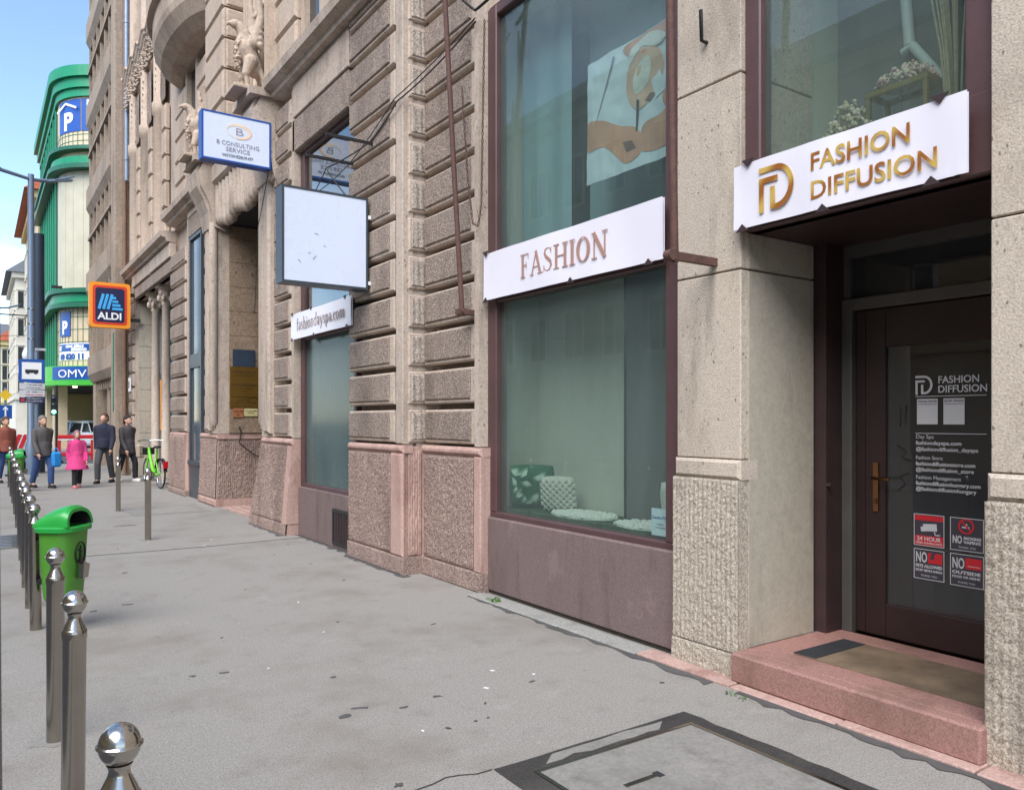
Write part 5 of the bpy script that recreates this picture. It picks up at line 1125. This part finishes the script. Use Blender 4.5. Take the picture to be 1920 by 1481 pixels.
for i in range(0, 15):
    a = R(184+6.4*i); c, s_ = math.cos(a), math.sin(a)
    for z0, z1 in ((16.85, 17.9), (4.6, 7.9)): build(MB().tube([(GC[0]+GR*c, GC[1]+GR*s_, z0), (GC[0]+GR*c, GC[1]+GR*s_, z1)], .022, 4), 'tile_joint', 'green_dark', gb)
    if i % 2: build(MB().tube([(GC[0]+GR*c, GC[1]+GR*s_, 8.95), (GC[0]+GR*c, GC[1]+GR*s_, 15.6)], .02, 4), 'panel_joint', 'cream_tile', gb)
# glazed street side with green mullions
for z0, z1 in ((4.7, 7.9), (8.95, 15.55), (16.85, 19.6)):
    build(MB().box(3.84, 3.89, 52.6, 66, z0, z1), 'glazing', 'dark_glass', gb)
    for i in range(9): build(MB().box(3.77, 3.84, 52.6+i*1.6, 52.85+i*1.6, z0, z1), 'mullion', 'green_paint', gb)
build(MB().hexa([(5, 50, 21.3), (24, 50, 21.3), (24, 66, 21.3), (5, 66, 21.3), (9, 54, 23.5), (24, 54, 23.5), (24, 62, 23.5), (9, 62, 23.5)]), 'roof', 'roof_grey', gb)
# ground-floor columns and back wall
for x, y in ((4.0, 52.4), (6.6, 49.6), (4.0, 58), (4.0, 64), (10, 49.6)): build(MB().cbox(x-.35, x+.35, y-.35, y+.35, -.02, 3.6, .02), 'column', 'cream_tile', gb)
build(MB().box(9.5, 9.7, 53, 66, -.02, 3.6).box(4, 9.5, 66, 66.2, -.02, 3.6), 'back_wall', 'cream_wall', gb)
band('fascia', 'omv_green', -.2, .9, 3.55, 3.8); band('fascia', 'omv_green', -.2, .75, 3.8, 4.62)
def cyl_text(s_, size, mat, a_mid, z, off, wd, bold=.01):
    """lettering wrapped round the corner drum"""
    M_ = Matrix.Identity(4); o = text(s_, size, mat, gb, (0, 0, 0), 'S', wd, bold, .01, M=M_)
    for v in o.data.vertices:
        x, y, d = v.co; a = R(a_mid)+(x-wd/2)/(GR+off); v.co = (GC[0]+(GR+off+d)*math.cos(a), GC[1]+(GR+off+d)*math.sin(a), z+y)
    return o
def cyl_panel(name, mat, a0, a1, z0, z1, off):
    mb = MB().grid(lambda u, v: (GC[0]+(GR+off)*math.cos(R(a0+(a1-a0)*u)), GC[1]+(GR+off)*math.sin(R(a0+(a1-a0)*u)), z0+(z1-z0)*v), 16, 2); return build(mb, name, mat, gb)
cyl_panel('parking_sign', 'blue_paint', 190, 226, 17.8, 19.6, .03); cyl_panel('parking_sign', 'omv_blue', 227, 268, 17.8, 19.6, .03)
cyl_text('P', 1.35, 'white', 209, 17.95, .04, .75, .05); 
strokes([([(-.85, 0), (-.1, .42), (.85, .05)], .12)], Matrix.Translation((0, 0, 0)), 'white', gb, 'roof_mark', .02).data.transform(Matrix.Translation((GC[0]+(GR+.06)*math.cos(R(208)), GC[1]+(GR+.06)*math.sin(R(208)), 19.0)) @ Matrix.Rotation(R(208+90), 4, 'Z') @ Matrix.Rotation(R(90), 4, 'X'))
for i, c in enumerate('PRIVAT'): cyl_text(c, .38, 'white', 236, 19.25-i*.28, .04, .30, .02)
cyl_panel('parking_sign', 'blue_paint', 194, 213, 6.35, 7.75, .05); cyl_text('P', 1.0, 'white', 204, 6.5, .06, .5, .04)
cyl_panel('banner', 'white', 190, 262, 5.0, 5.95, .03); cyl_panel('banner_field', 'omv_blue', 190.5, 261, 5.5, 5.9, .04); cyl_text('AT', .3, 'white', 195, 5.56, .05, .4, .02); cyl_text('CSAK BÉRLE', .2, 'white', 218, 5.70, .05, 1.3, .012); cyl_text('BÉRBEAD', .2, 'white', 224, 5.52, .05, 1.0, .012)
cyl_text('60 620 11', .42, 'omv_blue', 212, 5.06, .05, 1.9, .02)
a_ = gpath(.77)
mb = MB().add([(3.5, 49.0-.1, 3.82), (3.5, 49.0, 4.6)], [])
cyl_panel('brand_field', 'omv_blue', 205, 268, 3.86, 4.58, .77); cyl_text('OMV', .62, 'white', 226, 3.98, .79, 1.75, .0)
build(MB().box(3.10, 3.12, 52.2, 65, 3.86, 4.55), 'fascia_face', 'light_blue', gb)
for x, y in ((4.6, 50.6), (6.2, 50.2)): build(MB().lathe([(.12, 0), (.12, .06)], x, y, 3.48, 10), 'downlight', 'lamp_glow', gb)

# ================================================================== STREET BEYOND
def far_building(name, label, x0, x1, y0, y1, h, wall, faces, roof=None, rows=5, cols=8, win=(1.1, 1.7), glassm='dark_glass', ground=3.8):
    t_ = thing(name, label, 'building', ((x0+x1)/2, (y0+y1)/2, 0)); build(MB().box(x0, x1, y0, y1, .0, h), 'wall', wall, t_)
    build(MB().box(x0-.35, x1+.35, y0-.35, y1+.35, h-.9, h-.35), 'cornice', wall, t_); build(MB().box(x0-.2, x1+.2, y0-.2, y1+.2, ground, ground+.3), 'string_course', wall, t_)
    if roof: build(MB().hexa([(x0-.9, y0-.6, h-.34), (x1+.9, y0-.6, h-.34), (x1+.9, y1+.6, h-.34), (x0-.9, y1+.6, h-.34), (x0+2, y0+1, h+2.2), (x1-2, y0+1, h+2.2), (x1-2, y1-1, h+2.2), (x0+2, y1-1, h+2.2)]), 'roof', roof, t_)
    ww, wh = win
    for fc in faces:
        if fc in 'WE':
            me = MB().box(-.05, .04, -ww/2, ww/2, 0, wh, 0).box(-.10, .02, -ww/2-.14, -ww/2, -.1, wh+.15, 1).box(-.10, .02, ww/2, ww/2+.14, -.1, wh+.15, 1).box(-.14, .02, -ww/2-.2, ww/2+.2, wh+.15, wh+.3, 1).box(-.14, .02, -ww/2-.2, ww/2+.2, -.22, -.1, 1).box(-.07, .02, -.04, .04, 0, wh, 1).mesh('window', [glassm, 'pale_wall'])
            L_ = y1-y0
        else:
            me = MB().box(-ww/2, ww/2, -.05, .04, 0, wh, 0).box(-ww/2-.14, -ww/2, -.1, .02, -.1, wh+.15, 1).box(ww/2, ww/2+.14, -.1, .02, -.1, wh+.15, 1).box(-ww/2-.2, ww/2+.2, -.14, .02, wh+.15, wh+.3, 1).box(-.04, .04, -.07, .02, 0, wh, 1).mesh('window', [glassm, 'pale_wall']); L_ = x1-x0
        for r_ in range(rows):
            for c_ in range(cols):
                q = (c_+.5)/cols*L_; z = ground+.9+r_*(h-ground-2.0)/rows
                if fc == 'W': place('window', me, t_, (x0, y0+q, z))
                elif fc == 'E': place('window', me, t_, (x1, y0+q, z), R(180))
                else: place('window', me, t_, (x0+q, y0, z))
    return t_
far_building('ochre_house', 'ochre old house with overhanging red roof beyond the green corner building', 3.7, 15, 66.4, 84, 18.6, 'ochre_wall', 'W', 'roof_red', 4, 9)
far_building('grey_block', 'tall grey modern block rising beyond the ochre house', 4.4, 16, 84.5, 97, 23, 'grey_wall', 'WS', None, 6, 6, (1.4, 1.6), 'grey_glass')
far_building('pale_house', 'pale narrow house standing past the tall grey block', 3.4, 14, 97.5, 116, 17.5, 'pale_wall', 'WS', 'roof_grey', 4, 7)
far_building('yellow_house', 'yellow plastered building closing the view at the end of the street', -16, 9, 150, 162, 15, 'yellow_wall', 'S', 'roof_grey', 4, 12, (1.0, 1.8))
far_building('cream_house', 'low cream building standing past the pale narrow house', 2.6, 14, 118, 146, 12, 'yellow_wall', 'WS', 'roof_red', 3, 9)
for i, (y0, y1, h, wl, lab) in enumerate(((-30, -4, 16, 'pale_wall', 'pale house across the road, seen reflected in the shop glass'), (-3.5, 22, 14, 'ochre_wall', 'ochre house across the road, seen reflected in the shop glass'), (22.5, 46, 17, 'grey_wall', 'grey house across the road, seen reflected in the shop glass'))):
    far_building('opposite_house', lab, -28, -16, y0, y1, h, wl, 'E', 'roof_grey', 3, 8, (1.3, 2.0))
# ------------------------------------------------------------------ lamp posts, stop sign, signals
def lamp_post(label, x, y, h, r, mat, arms):
    t_ = thing('street_lamp', label, 'street lamp', (x, y, 0)); build(MB().lathe([(r*1.5, 0), (r*1.5, .9), (r, 1.0), (r*.75, h)], x, y, 0, 14), 'pole', mat, t_)
    for dx, dy, l in arms:
        mb = MB(); tip = (x+dx*l, y+dy*l, h+.28); mid = (x+dx*l*.45, y+dy*l*.45, h-.06)
        mb.tube([(x, y, h-.15), mid, tip], [.05, .06, .02], 8); build(mb, 'arm', mat, t_)
        build(MB().prism([(0, -.05), (.25, -.13), (1.0, -.09), (1.1, 0), (1.0, .09), (.25, .13), (0, .05)], lambda u, v, q: (x+dx*(l*.35+u*l*.55)-dy*v, y+dy*(l*.35+u*l*.55)+dx*v, h+q+.18*u), -.10, -.03), 'lamp_head', mat, t_)
    for z in (h*.45, h*.5, h*.55): build(MB().lathe([(r*.98, 0), (r*.98, .03)], x, y, z, 12), 'band', 'chrome', t_)
    return t_
lamp_post('blue grey double-arm street lamp standing behind the tram stop sign', 1.35, 27.6, 9.0, .11, 'pole_grey', ((-.92, -.4, 2.4), (.92, .4, 1.3)))
lamp_post('slim double-arm street lamp far down the road beside the yellow building', 1.2, 62, 9.2, .13, 'pole_grey', ((-.9, -.4, 1.8), (.9, .4, 1.4)))
t_ = thing('mast', 'thick dark mast with camera standing beside the double-arm street lamp', 'mast', (1.75, 27.5, 0)); build(MB().lathe([(.17, 0), (.16, 5.0), (.15, 7.4)], 1.60, 28.4, 0, 14), 'pole', 'pole_dark', t_)
build(MB().box(1.3, 1.75, 27.9, 27.96, 3.75, 3.82).lathe([(.04, 0), (.10, .06), (.12, .22), (.08, .34), (.03, .4)], 1.25, 27.9, 3.4, 12), 'camera_housing', 'white', t_); build(MB().ball((1.25, 27.9, 3.4), .085), 'camera_lens', 'black_metal', t_)
build(MB().box(1.9, 2.2, 27.95, 28.0, 5.7, 5.78), 'side_bracket', 'black_metal', t_)
ss = thing('tram_stop_sign', 'blue bordered tram stop sign on a grey pole with small plates', 'sign', (1.2, 26.3, 0)); SX, SY = 1.30, 26.2
build(MB().lathe([(.05, 0), (.05, 3.6)], SX+.12, SY+.05, 0, 12), 'pole', 'pole_grey', ss)
build(MB().prism(rrect(SX-.32, SX+.32, 2.70, 3.36, .04), lambda u, v, q: (u, q, v), SY-.03, SY), 'plate', 'omv_blue', ss); build(MB().box(SX-.24, SX+.24, SY-.036, SY-.031, 2.79, 3.27), 'field', 'white', ss)
build(MB().box(SX-.16, SX+.16, SY-.042, SY-.037, 2.97, 3.05).box(SX-.165, SX+.165, SY-.042, SY-.037, 3.055, 3.065).box(SX-.13, SX-.06, SY-.042, SY-.037, 2.94, 2.97).box(SX+.06, SX+.13, SY-.042, SY-.037, 2.94, 2.97), 'tram_symbol', 'black_metal', ss)
for z0, z1, mt in ((2.50, 2.68, 'pale_print'), (2.30, 2.48, 'pale_print'), (2.12, 2.28, 'navy')):
    p_ = build(MB().box(SX-.30, SX+.32, SY-.025, SY, z0, z1), 'small_plate', mt, ss)
    if mt == 'navy': build(MB().lathe([(.05, 0), (.05, .001)], 0, 0, 0, 12), 'spot', 'red_print', p_).data.transform(Matrix.Translation((SX-.22, SY-.026, (z0+z1)/2)) @ Matrix.Rotation(R(90), 4, 'X'))
    scribble(p_, frame((SX-.12, SY-.026, (z0+z1)/2+.02), 'S'), .38, .04, 'dark_print' if mt != 'navy' else 'pale_print', int(z0*100)); scribble(p_, frame((SX-.14, SY-.026, z0+.03), 'S'), .40, .04, 'red_print' if z0 == 2.30 else ('dark_print' if mt != 'navy' else 'pale_print'), int(z0*100)+1)
t_ = thing('traffic_light', 'traffic light showing green beside the petrol station corner', 'traffic light', (2.95, 40.6, 0)); build(MB().lathe([(.06, 0), (.06, 3.2)], 2.97, 40.6, 0, 10).box(2.73, 2.97, 40.45, 40.6, 1.85, 2.75), 'housing', 'black_metal', t_)
build(MB().ball((2.85, 40.43, 2.0), (.09, .05, .09)), 'green_lens', 'signal_glow', t_); build(MB().ball((2.85, 40.44, 2.3), (.09, .04, .09)).ball((2.85, 40.44, 2.6), (.09, .04, .09)), 'dark_lens', 'dark_glass', t_)
t_ = thing('road_sign', 'yellow diamond priority sign over a blue arrow plate far along the kerb', 'road sign', (1.1, 45, 0)); build(MB().lathe([(.05, 0), (.05, 3.2)], 1.15, 45, 0, 8), 'pole', 'pole_grey', t_)
build(MB().prism([(0, -.27), (.27, 0), (0, .27), (-.27, 0)], lambda u, v, q: (1.15+u, q, 2.85+v), 44.9, 44.94), 'diamond', 'yellow_sign', t_); build(MB().box(.88, 1.42, 44.9, 44.94, 1.7, 2.35), 'blue_plate', 'omv_blue', t_); strokes([([(0, 0), (0, .5)], .07), ([(-.1, .35), (0, .5), (.1, .35)], .06)], frame((1.15, 44.89, 1.78), 'S'), 'white', t_, 'arrow', .01)
for lab, a, b_, sg in (('tram span wire crossing from the double-arm lamp to the far side', (1.35, 27.6, 4.75), (-16, 26, 5.3), .01), ('second tram wire high over the road', (1.6, 62, 6.6), (-16, 58, 7.6), .012), ('third thin wire over the road towards the yellow building', (3.6, 80, 9), (-16, 70, 7.5), .015), ('contact wire running along the tram track', (-3.2, -20, 5.5), (-2.2, 140, 5.5), .0)):
    cable(lab, [a, b_], sg, .02 if sg else .012)
# ------------------------------------------------------------------ barriers
t_ = thing('plastic_barrier', 'red plastic roadworks barrier standing before the white car', 'barrier', (3.3, 37, 0))
build(MB().bbox(2.75, 4.35, 36.96, 37.04, .86, 1.02, .02).bbox(2.75, 4.35, 36.96, 37.04, .15, .3, .02), 'rail', 'barrier_red', t_); build(MB().bbox(2.75, 4.35, 36.955, 36.96, .80, .855, .001), 'stripe', 'white', t_)
for x in (2.8, 3.2, 3.6, 4.0, 4.28): build(MB().bbox(x-.06, x+.06, 36.97, 37.03, -.02, .86, .01), 'post', 'barrier_red', t_)
for x in (2.85, 4.25): build(MB().bbox(x-.08, x+.08, 36.75, 37.25, -.13, -.02, .02), 'foot', 'rubber', t_)
t_ = thing('striped_barrier', 'red and white striped barrier board beside the kerb', 'barrier', (1.4, 38.5, 0)); build(MB().bbox(1.2, 2.0, 38.48, 38.52, .45, 1.05, .01), 'board', 'white', t_)
for i in range(3): build(MB().prism([(0, 0), (.16, 0), (.36, .58), (.2, .58)], lambda u, v, q: (1.21+i*.22+u, q, .46+v), 38.465, 38.478), 'stripe', 'barrier_red', t_)
for x in (1.28, 1.92): build(MB().box(x-.03, x+.03, 38.48, 38.52, -.13, .45), 'leg', 'barrier_red', t_)
# ------------------------------------------------------------------ cars
def car(label, x, y, rz, paint):
    t_ = thing('parked_car', label, 'car', (x, y, -.12), rz)
    st = [(-2.2, .45, .95, .70), (-2.12, .32, 1.05, .84), (-1.7, .25, 1.05, .89), (-.6, .22, 1.03, .90), (.7, .22, 1.0, .90), (1.5, .25, .92, .88), (2.05, .35, .80, .78), (2.2, .45, .68, .62)]
    mb = MB(); rings = []
    for px, z0, z1, w_ in st: rings.append([(px, -w_*.9, z0), (px, -w_, z0+.18), (px, -w_, z1-.18), (px, -w_*.9, z1), (px, w_*.9, z1), (px, w_, z1-.18), (px, w_, z0+.18), (px, w_*.9, z0)])
    for a, b_ in zip(rings[:-1], rings[1:]): mb.add(a+b_, [(i, (i+1) % 8, 8+(i+1) % 8, 8+i) for i in range(8)], 0, True)
    mb.add(rings[0], [tuple(range(8))]); mb.add(rings[-1], [tuple(range(8))[::-1]])
    g_ = [(-2.0, 1.02, .80), (-1.62, 1.6, .64), (.1, 1.66, .66), (.55, 1.58, .64), (1.2, 1.0, .80)]
    roof = MB(); gl = MB()
    for i in range(4):
        (xa, za, wa), (xb, zb, wb) = g_[i], g_[i+1]
        (gl if i in (0, 3) else roof).add([(xa, -wa, za), (xb, -wb, zb), (xb, wb, zb), (xa, wa, za)], [(0, 1, 2, 3)])
    for sg in (-1, 1):
        pts = [(p_[0], sg*p_[2], p_[1]) for p_ in g_]; gl.add(pts, [(0, 1, 2, 3, 4)])
        for px in (-1.25, -.35, .55): roof.hexa([(px-.05, sg*.80, 1.0), (px+.05, sg*.80, 1.0), (px+.05, sg*.815, 1.0), (px-.05, sg*.815, 1.0), (px-.05, sg*.655, 1.62), (px+.05, sg*.655, 1.62), (px+.05, sg*.67, 1.62), (px-.05, sg*.67, 1.62)])
        roof.tube([(-1.6, sg*.62, 1.66), (.2, sg*.63, 1.70)], .025, 6); roof.tube([(p_[0], sg*p_[2]*1.0, p_[1]) for p_ in g_], .035, 6)
    build(mb, 'body', paint, t_, True); build(roof, 'roof', paint, t_, True); build(gl, 'windows', 'dark_glass', t_, True)
    wm = MB().lathe([(.2, -.11), (.33, -.11), (.345, -.05), (.345, .05), (.33, .11), (.2, .11)], n=20).mesh('tyre', 'tyre'); wm.transform(Matrix.Rotation(R(90), 4, 'X'))
    rm = MB().lathe([(.02, -.09), (.2, -.1), (.2, .1), (.02, .09)], n=14).mesh('rim', 'steel'); rm.transform(Matrix.Rotation(R(90), 4, 'X'))
    for px in (-1.35, 1.35):
        for sg in (-1, 1):
            o = bpy.data.objects.new('wheel', wm); COL.objects.link(o); o.parent = t_; o.location = (px, sg*.80, .345); o2 = bpy.data.objects.new('rim', rm); COL.objects.link(o2); o2.parent = o
    for sg in (-1, 1):
        build(MB().bbox(-2.2, -1.95, sg*.60-.2, sg*.60+.2, .78, .93, .03), 'tail_light', 'tail_red', t_, True); build(MB().bbox(1.9, 2.16, sg*.58-.15, sg*.58+.15, .58, .72, .03), 'headlight', 'chrome', t_, True)
        build(MB().bbox(.55, .7, sg*.95-.08, sg*.95+.08, 1.0, 1.12, .02), 'mirror', paint, t_, True)
    return t_
car('white estate car with red tail lights in front of the petrol station', 4.9, 53.5, R(128), 'car_white')
car('dark green car parked under the petrol station canopy', 7.6, 57.5, R(110), 'car_green')
# ------------------------------------------------------------------ hire bicycle
bk = thing('bicycle', 'bright green hire bicycle leaning by the pink plinth at the supermarket', 'bicycle', (3.55, 20.6, 0), R(96))
def wheel(px, nm):
    mb = MB().tube([(px+.33*math.cos(2*math.pi*i/28), 0, .345+.33*math.sin(2*math.pi*i/28)) for i in range(29)], .02, 6)
    o = build(mb, nm, 'tyre', bk, True); sp = MB().tube([(px+.305*math.cos(2*math.pi*i/28), 0, .345+.305*math.sin(2*math.pi*i/28)) for i in range(29)], .012, 5)
    for i in range(14): a = 2*math.pi*i/14; sp.tube([(px, .02*(-1)**i, .345), (px+.3*math.cos(a), 0, .345+.3*math.sin(a))], .003, 4)
    build(sp, 'rim', 'chrome', o, True)
wheel(-.55, 'wheel'); wheel(.52, 'wheel')
build(MB().tube([(-.55, .0, .345), (-.12, 0, .30), (.10, 0, .45), (.36, 0, .82), (.40, 0, .95)], [.02, .035, .045, .04, .03], 8).tube([(-.12, 0, .30), (-.24, 0, .92)], .025, 8).tube([(-.55, .05, .345), (-.2, .02, .72)], .015, 6).tube([(.36, 0, .84), (.52, .05, .345)], .022, 8), 'frame', 'bike_green', bk, True)
build(MB().tube([(.40, 0, .93), (.36, 0, 1.12), (.34, -.12, 1.14), (.22, -.30, 1.12)], .014, 6).tube([(.36, 0, 1.12), (.34, .12, 1.14), (.22, .30, 1.12)], .014, 6), 'handlebar', 'chrome', bk, True)
build(MB().ball((-.27, 0, .98), (.14, .08, .035)), 'saddle', 'black_metal', bk, True); build(MB().tube([(-.24, 0, .9), (-.26, 0, .96)], .015, 6), 'seat_post', 'chrome', bk, True)
build(MB().grid(lambda u, v: (-.55+.375*math.cos(R(20+150*u)), -.045+.09*v, .345+.375*math.sin(R(20+150*u))), 16, 3), 'mudguard', 'black_metal', bk, True); build(MB().box(-.95, -.90, -.05, .05, .50, .66), 'rear_reflector', 'tail_red', bk, True)
build(MB().box(.42, .66, -.14, .14, .78, .80).box(.42, .44, -.14, .14, .80, .95), 'basket', 'black_metal', bk, True); build(MB().tube([(-.12, .04, .3), (-.26, .22, .01)], .012, 6), 'kickstand', 'black_metal', bk, True); build(MB().lathe([(.09, -.01), (.09, .01)], 0, 0, 0, 14), 'chainwheel', 'steel', bk, True).data.transform(Matrix.Translation((-.12, .05, .30)) @ Matrix.Rotation(R(90), 4, 'X'))

# ================================================================== PEOPLE
def person(label, x, y, rz, h, top, trou, shoe, hair, long_=0.0, hood=False, flare=0.0, stride=.16, bagspec=None, longhair=False):
    """walking adult or child facing local -Y; all parts scaled from a 1.75 m figure"""
    t_ = thing('person', label, 'person', (x, y, 0), rz); k = h/1.75
    V = lambda a, b_, c: (a*k, b_*k, c*k)
    hipz = .92; feet = {}
    body = MB(); head_c = V(0, -.02, 1.63)
    body.ball(head_c, (.078*k, .098*k, .118*k), 16); body.ball(V(0, -.075, 1.585), (.05*k, .05*k, .06*k), 12)      # skull, jaw
    body.caps(V(0, -.105, 1.635), V(0, -.128, 1.60), .012*k, .017*k, n=8)                                          # nose
    for sg in (-1, 1):
        body.ball(V(sg*.08, -.01, 1.625), (.012*k, .022*k, .033*k), 8); body.ball(V(sg*.033, -.108, 1.648), (.018*k, .008*k, .010*k), 8)
    body.ball(V(0, -.118, 1.562), (.026*k, .008*k, .009*k), 8)
    body.caps(V(0, .0, 1.56), V(0, .01, 1.42), .05*k, .058*k)
    body.caps(V(0, .0, 1.36), V(0, 0, 1.05), .13*k, .115*k); body.caps(V(-.14, 0, 1.38), V(.14, 0, 1.38), .07*k, .07*k); body.caps(V(-.08, 0, .95), V(.08, 0, .95), .11*k, .11*k)
    jac = MB(); tr = MB(); sh = MB()
    jac.caps(V(-.11, 0, 1.36), V(.11, 0, 1.36), .105*k, .105*k); jac.caps(V(-.07, 0, 1.3), V(-.075, 0, 1.0), .135*k, .125*k); jac.caps(V(.07, 0, 1.3), V(.075, 0, 1.0), .135*k, .125*k)
    jac.caps(V(0, 0, 1.36), V(0, 0, 1.0), .155*k, .155*k); jac.tube([V(0, .0, 1.43), V(0, .0, 1.49)], [.10*k, .075*k], 14)
    lo = .88-long_
    jac.tube([V(0, 0, 1.1), V(0, 0, .97), V(0, 0, lo)], [.17*k, .185*k, (.19+flare)*k], 18)
    for sg in (-1, 1):
        sw_ = sg*stride
        hip = V(sg*.09, 0, .93); knee = V(sg*.095, -sw_*.75-.03, .50); ank = V(sg*.095, -sw_*.9+(.10 if sw_ < 0 else 0), .09+(.03 if sw_ < 0 else 0))
        body.caps(hip, knee, .085*k, .055*k); body.caps(knee, ank, .055*k, .036*k)
        body.caps(ank, (ank[0], ank[1]-.14*k, .04*k), .036*k, .03*k)
        tr.caps(hip, knee, .105*k, .076*k); tr.tube([knee, (ank[0], ank[1], ank[2]+.0)], [.077*k, .068*k], 14); tr.ball(knee, .077*k); tr.caps(V(-.07, 0, .95), V(.07, 0, .95), .115*k, .115*k)
        sh.caps((ank[0], ank[1]+.03*k, .05*k), (ank[0], ank[1]-.15*k, .043*k), .05*k, .042*k); sh.box(ank[0]-.045*k, ank[0]+.045*k, ank[1]-.185*k, ank[1]+.075*k, 0, .03*k)
        shd = V(sg*.185, 0, 1.38); elb = V(sg*.235, sw_*.5+.03, 1.10); wri = V(sg*.235, sw_*.9-.06, .87)
        body.caps(shd, elb, .055*k, .042*k); body.caps(elb, wri, .042*k, .028*k)
        jac.caps(shd, elb, .075*k, .062*k); jac.caps(elb, wri, .062*k, .05*k)
        palm = (wri[0], wri[1]-.012*k, wri[2]-.07*k); body.caps(wri, palm, .028*k, .034*k)
        for f_ in range(4):
            fy = palm[1]+(f_-1.5)*.019*k; l = (.075, .085, .08, .062)[f_]*k; a = (palm[0], fy, palm[2]-.02*k); b2 = (palm[0]-sg*.012*k, fy, a[2]-l*.55); c2 = (palm[0]-sg*.032*k, fy, a[2]-l); body.caps(a, b2, .0095*k, .009*k, n=8); body.caps(b2, c2, .009*k, .008*k, n=8)
        body.caps((palm[0]-sg*.01*k, palm[1]-.03*k, palm[2]+.03*k), (palm[0]-sg*.025*k, palm[1]-.052*k, palm[2]-.025*k), .011*k, .009*k, n=8)
    def addm(mb, nm, mat, vox): o = bpy.data.objects.new(nm, remesh(mb, vox*k, 2, (mat,))); COL.objects.link(o); o.parent = t_; return o
    addm(body, 'body', 'skin', .011); addm(jac, 'jacket', top, .02); addm(tr, 'trousers', trou, .02); addm(sh, 'shoes', shoe, .015)
    hr = MB()
    if hood: hr.ball(V(0, .01, 1.655), (.102*k, .112*k, .135*k), 14); hr.caps(V(0, .06, 1.6), V(0, .07, 1.46), .085*k, .09*k)
    else:
        hr.ball(V(0, .006, 1.682), (.094*k, .108*k, .096*k), 14)
        for sg in (-1, 1): hr.caps(V(sg*.07, .02, 1.66), V(sg*.075, .035, 1.45 if longhair else 1.58), .035*k, .03*k)
        hr.caps(V(0, .07, 1.65), V(0, .075, 1.44 if longhair else 1.55), .06*k, .05*k)
    addm(hr, 'hair' if not hood else 'hood', hair, .012)
    if bagspec:
        sg, mat, zz = bagspec; b_ = MB().bbox(sg*.20*k-.11, sg*.20*k+.11, -.30, -.17, zz, zz+.36, .04); cat = 'bag'
        bt = thing('shopping_bag' if mat == 'bag_blue' else 'shoulder_bag', ('bright blue shopping bag carried by the person in jeans' if mat == 'bag_blue' else 'beige bag carried by the person in the dark hooded coat'), 'bag', (x, y, 0), rz)
        build(b_, 'bag_body', mat, bt, True); build(MB().tube([(sg*.20*k-.05, -.23, zz+.35), (sg*.22*k, -.16, zz+.46), (sg*.24*k, -.16, zz+.46), (sg*.20*k+.07, -.23, zz+.35)], .01, 6), 'handle', mat, bt, True)
    return t_
person('person in jeans and dark grey coat walking with a blue bag', 1.31, 21.9, R(24), 1.72, 'coat_grey', 'jeans', 'shoe_dark', 'hair_grey', .1, False, .02, .22, (1, 'bag_blue', .50), True)
person('child in a flared pink coat and pink shoes walking on the pavement', 1.99, 21.4, R(4), 1.36, 'coat_pink', 'trousers_black', 'shoe_pink', 'hood_mauve', .30, True, .14, -.15)
person('person in a navy jacket and dark trousers walking on the pavement', 2.73, 22.7, R(-26), 1.80, 'coat_navy', 'trousers_grey', 'shoe_dark', 'hair_brown', .0, False, .0, -.20)
person('person in a long charcoal coat and white shoes near the supermarket', 3.30, 22.9, R(32), 1.74, 'coat_charcoal', 'trousers_black', 'shoe_white', 'hair_dark', .14, False, .02, .20, (1, 'bag_beige', .62))
person('person in a rust coloured coat standing at the kerb behind the far bin', .62, 24.2, R(20), 1.70, 'coat_rust', 'jeans', 'shoe_dark', 'hair_brown', .05, False, .02, .06)
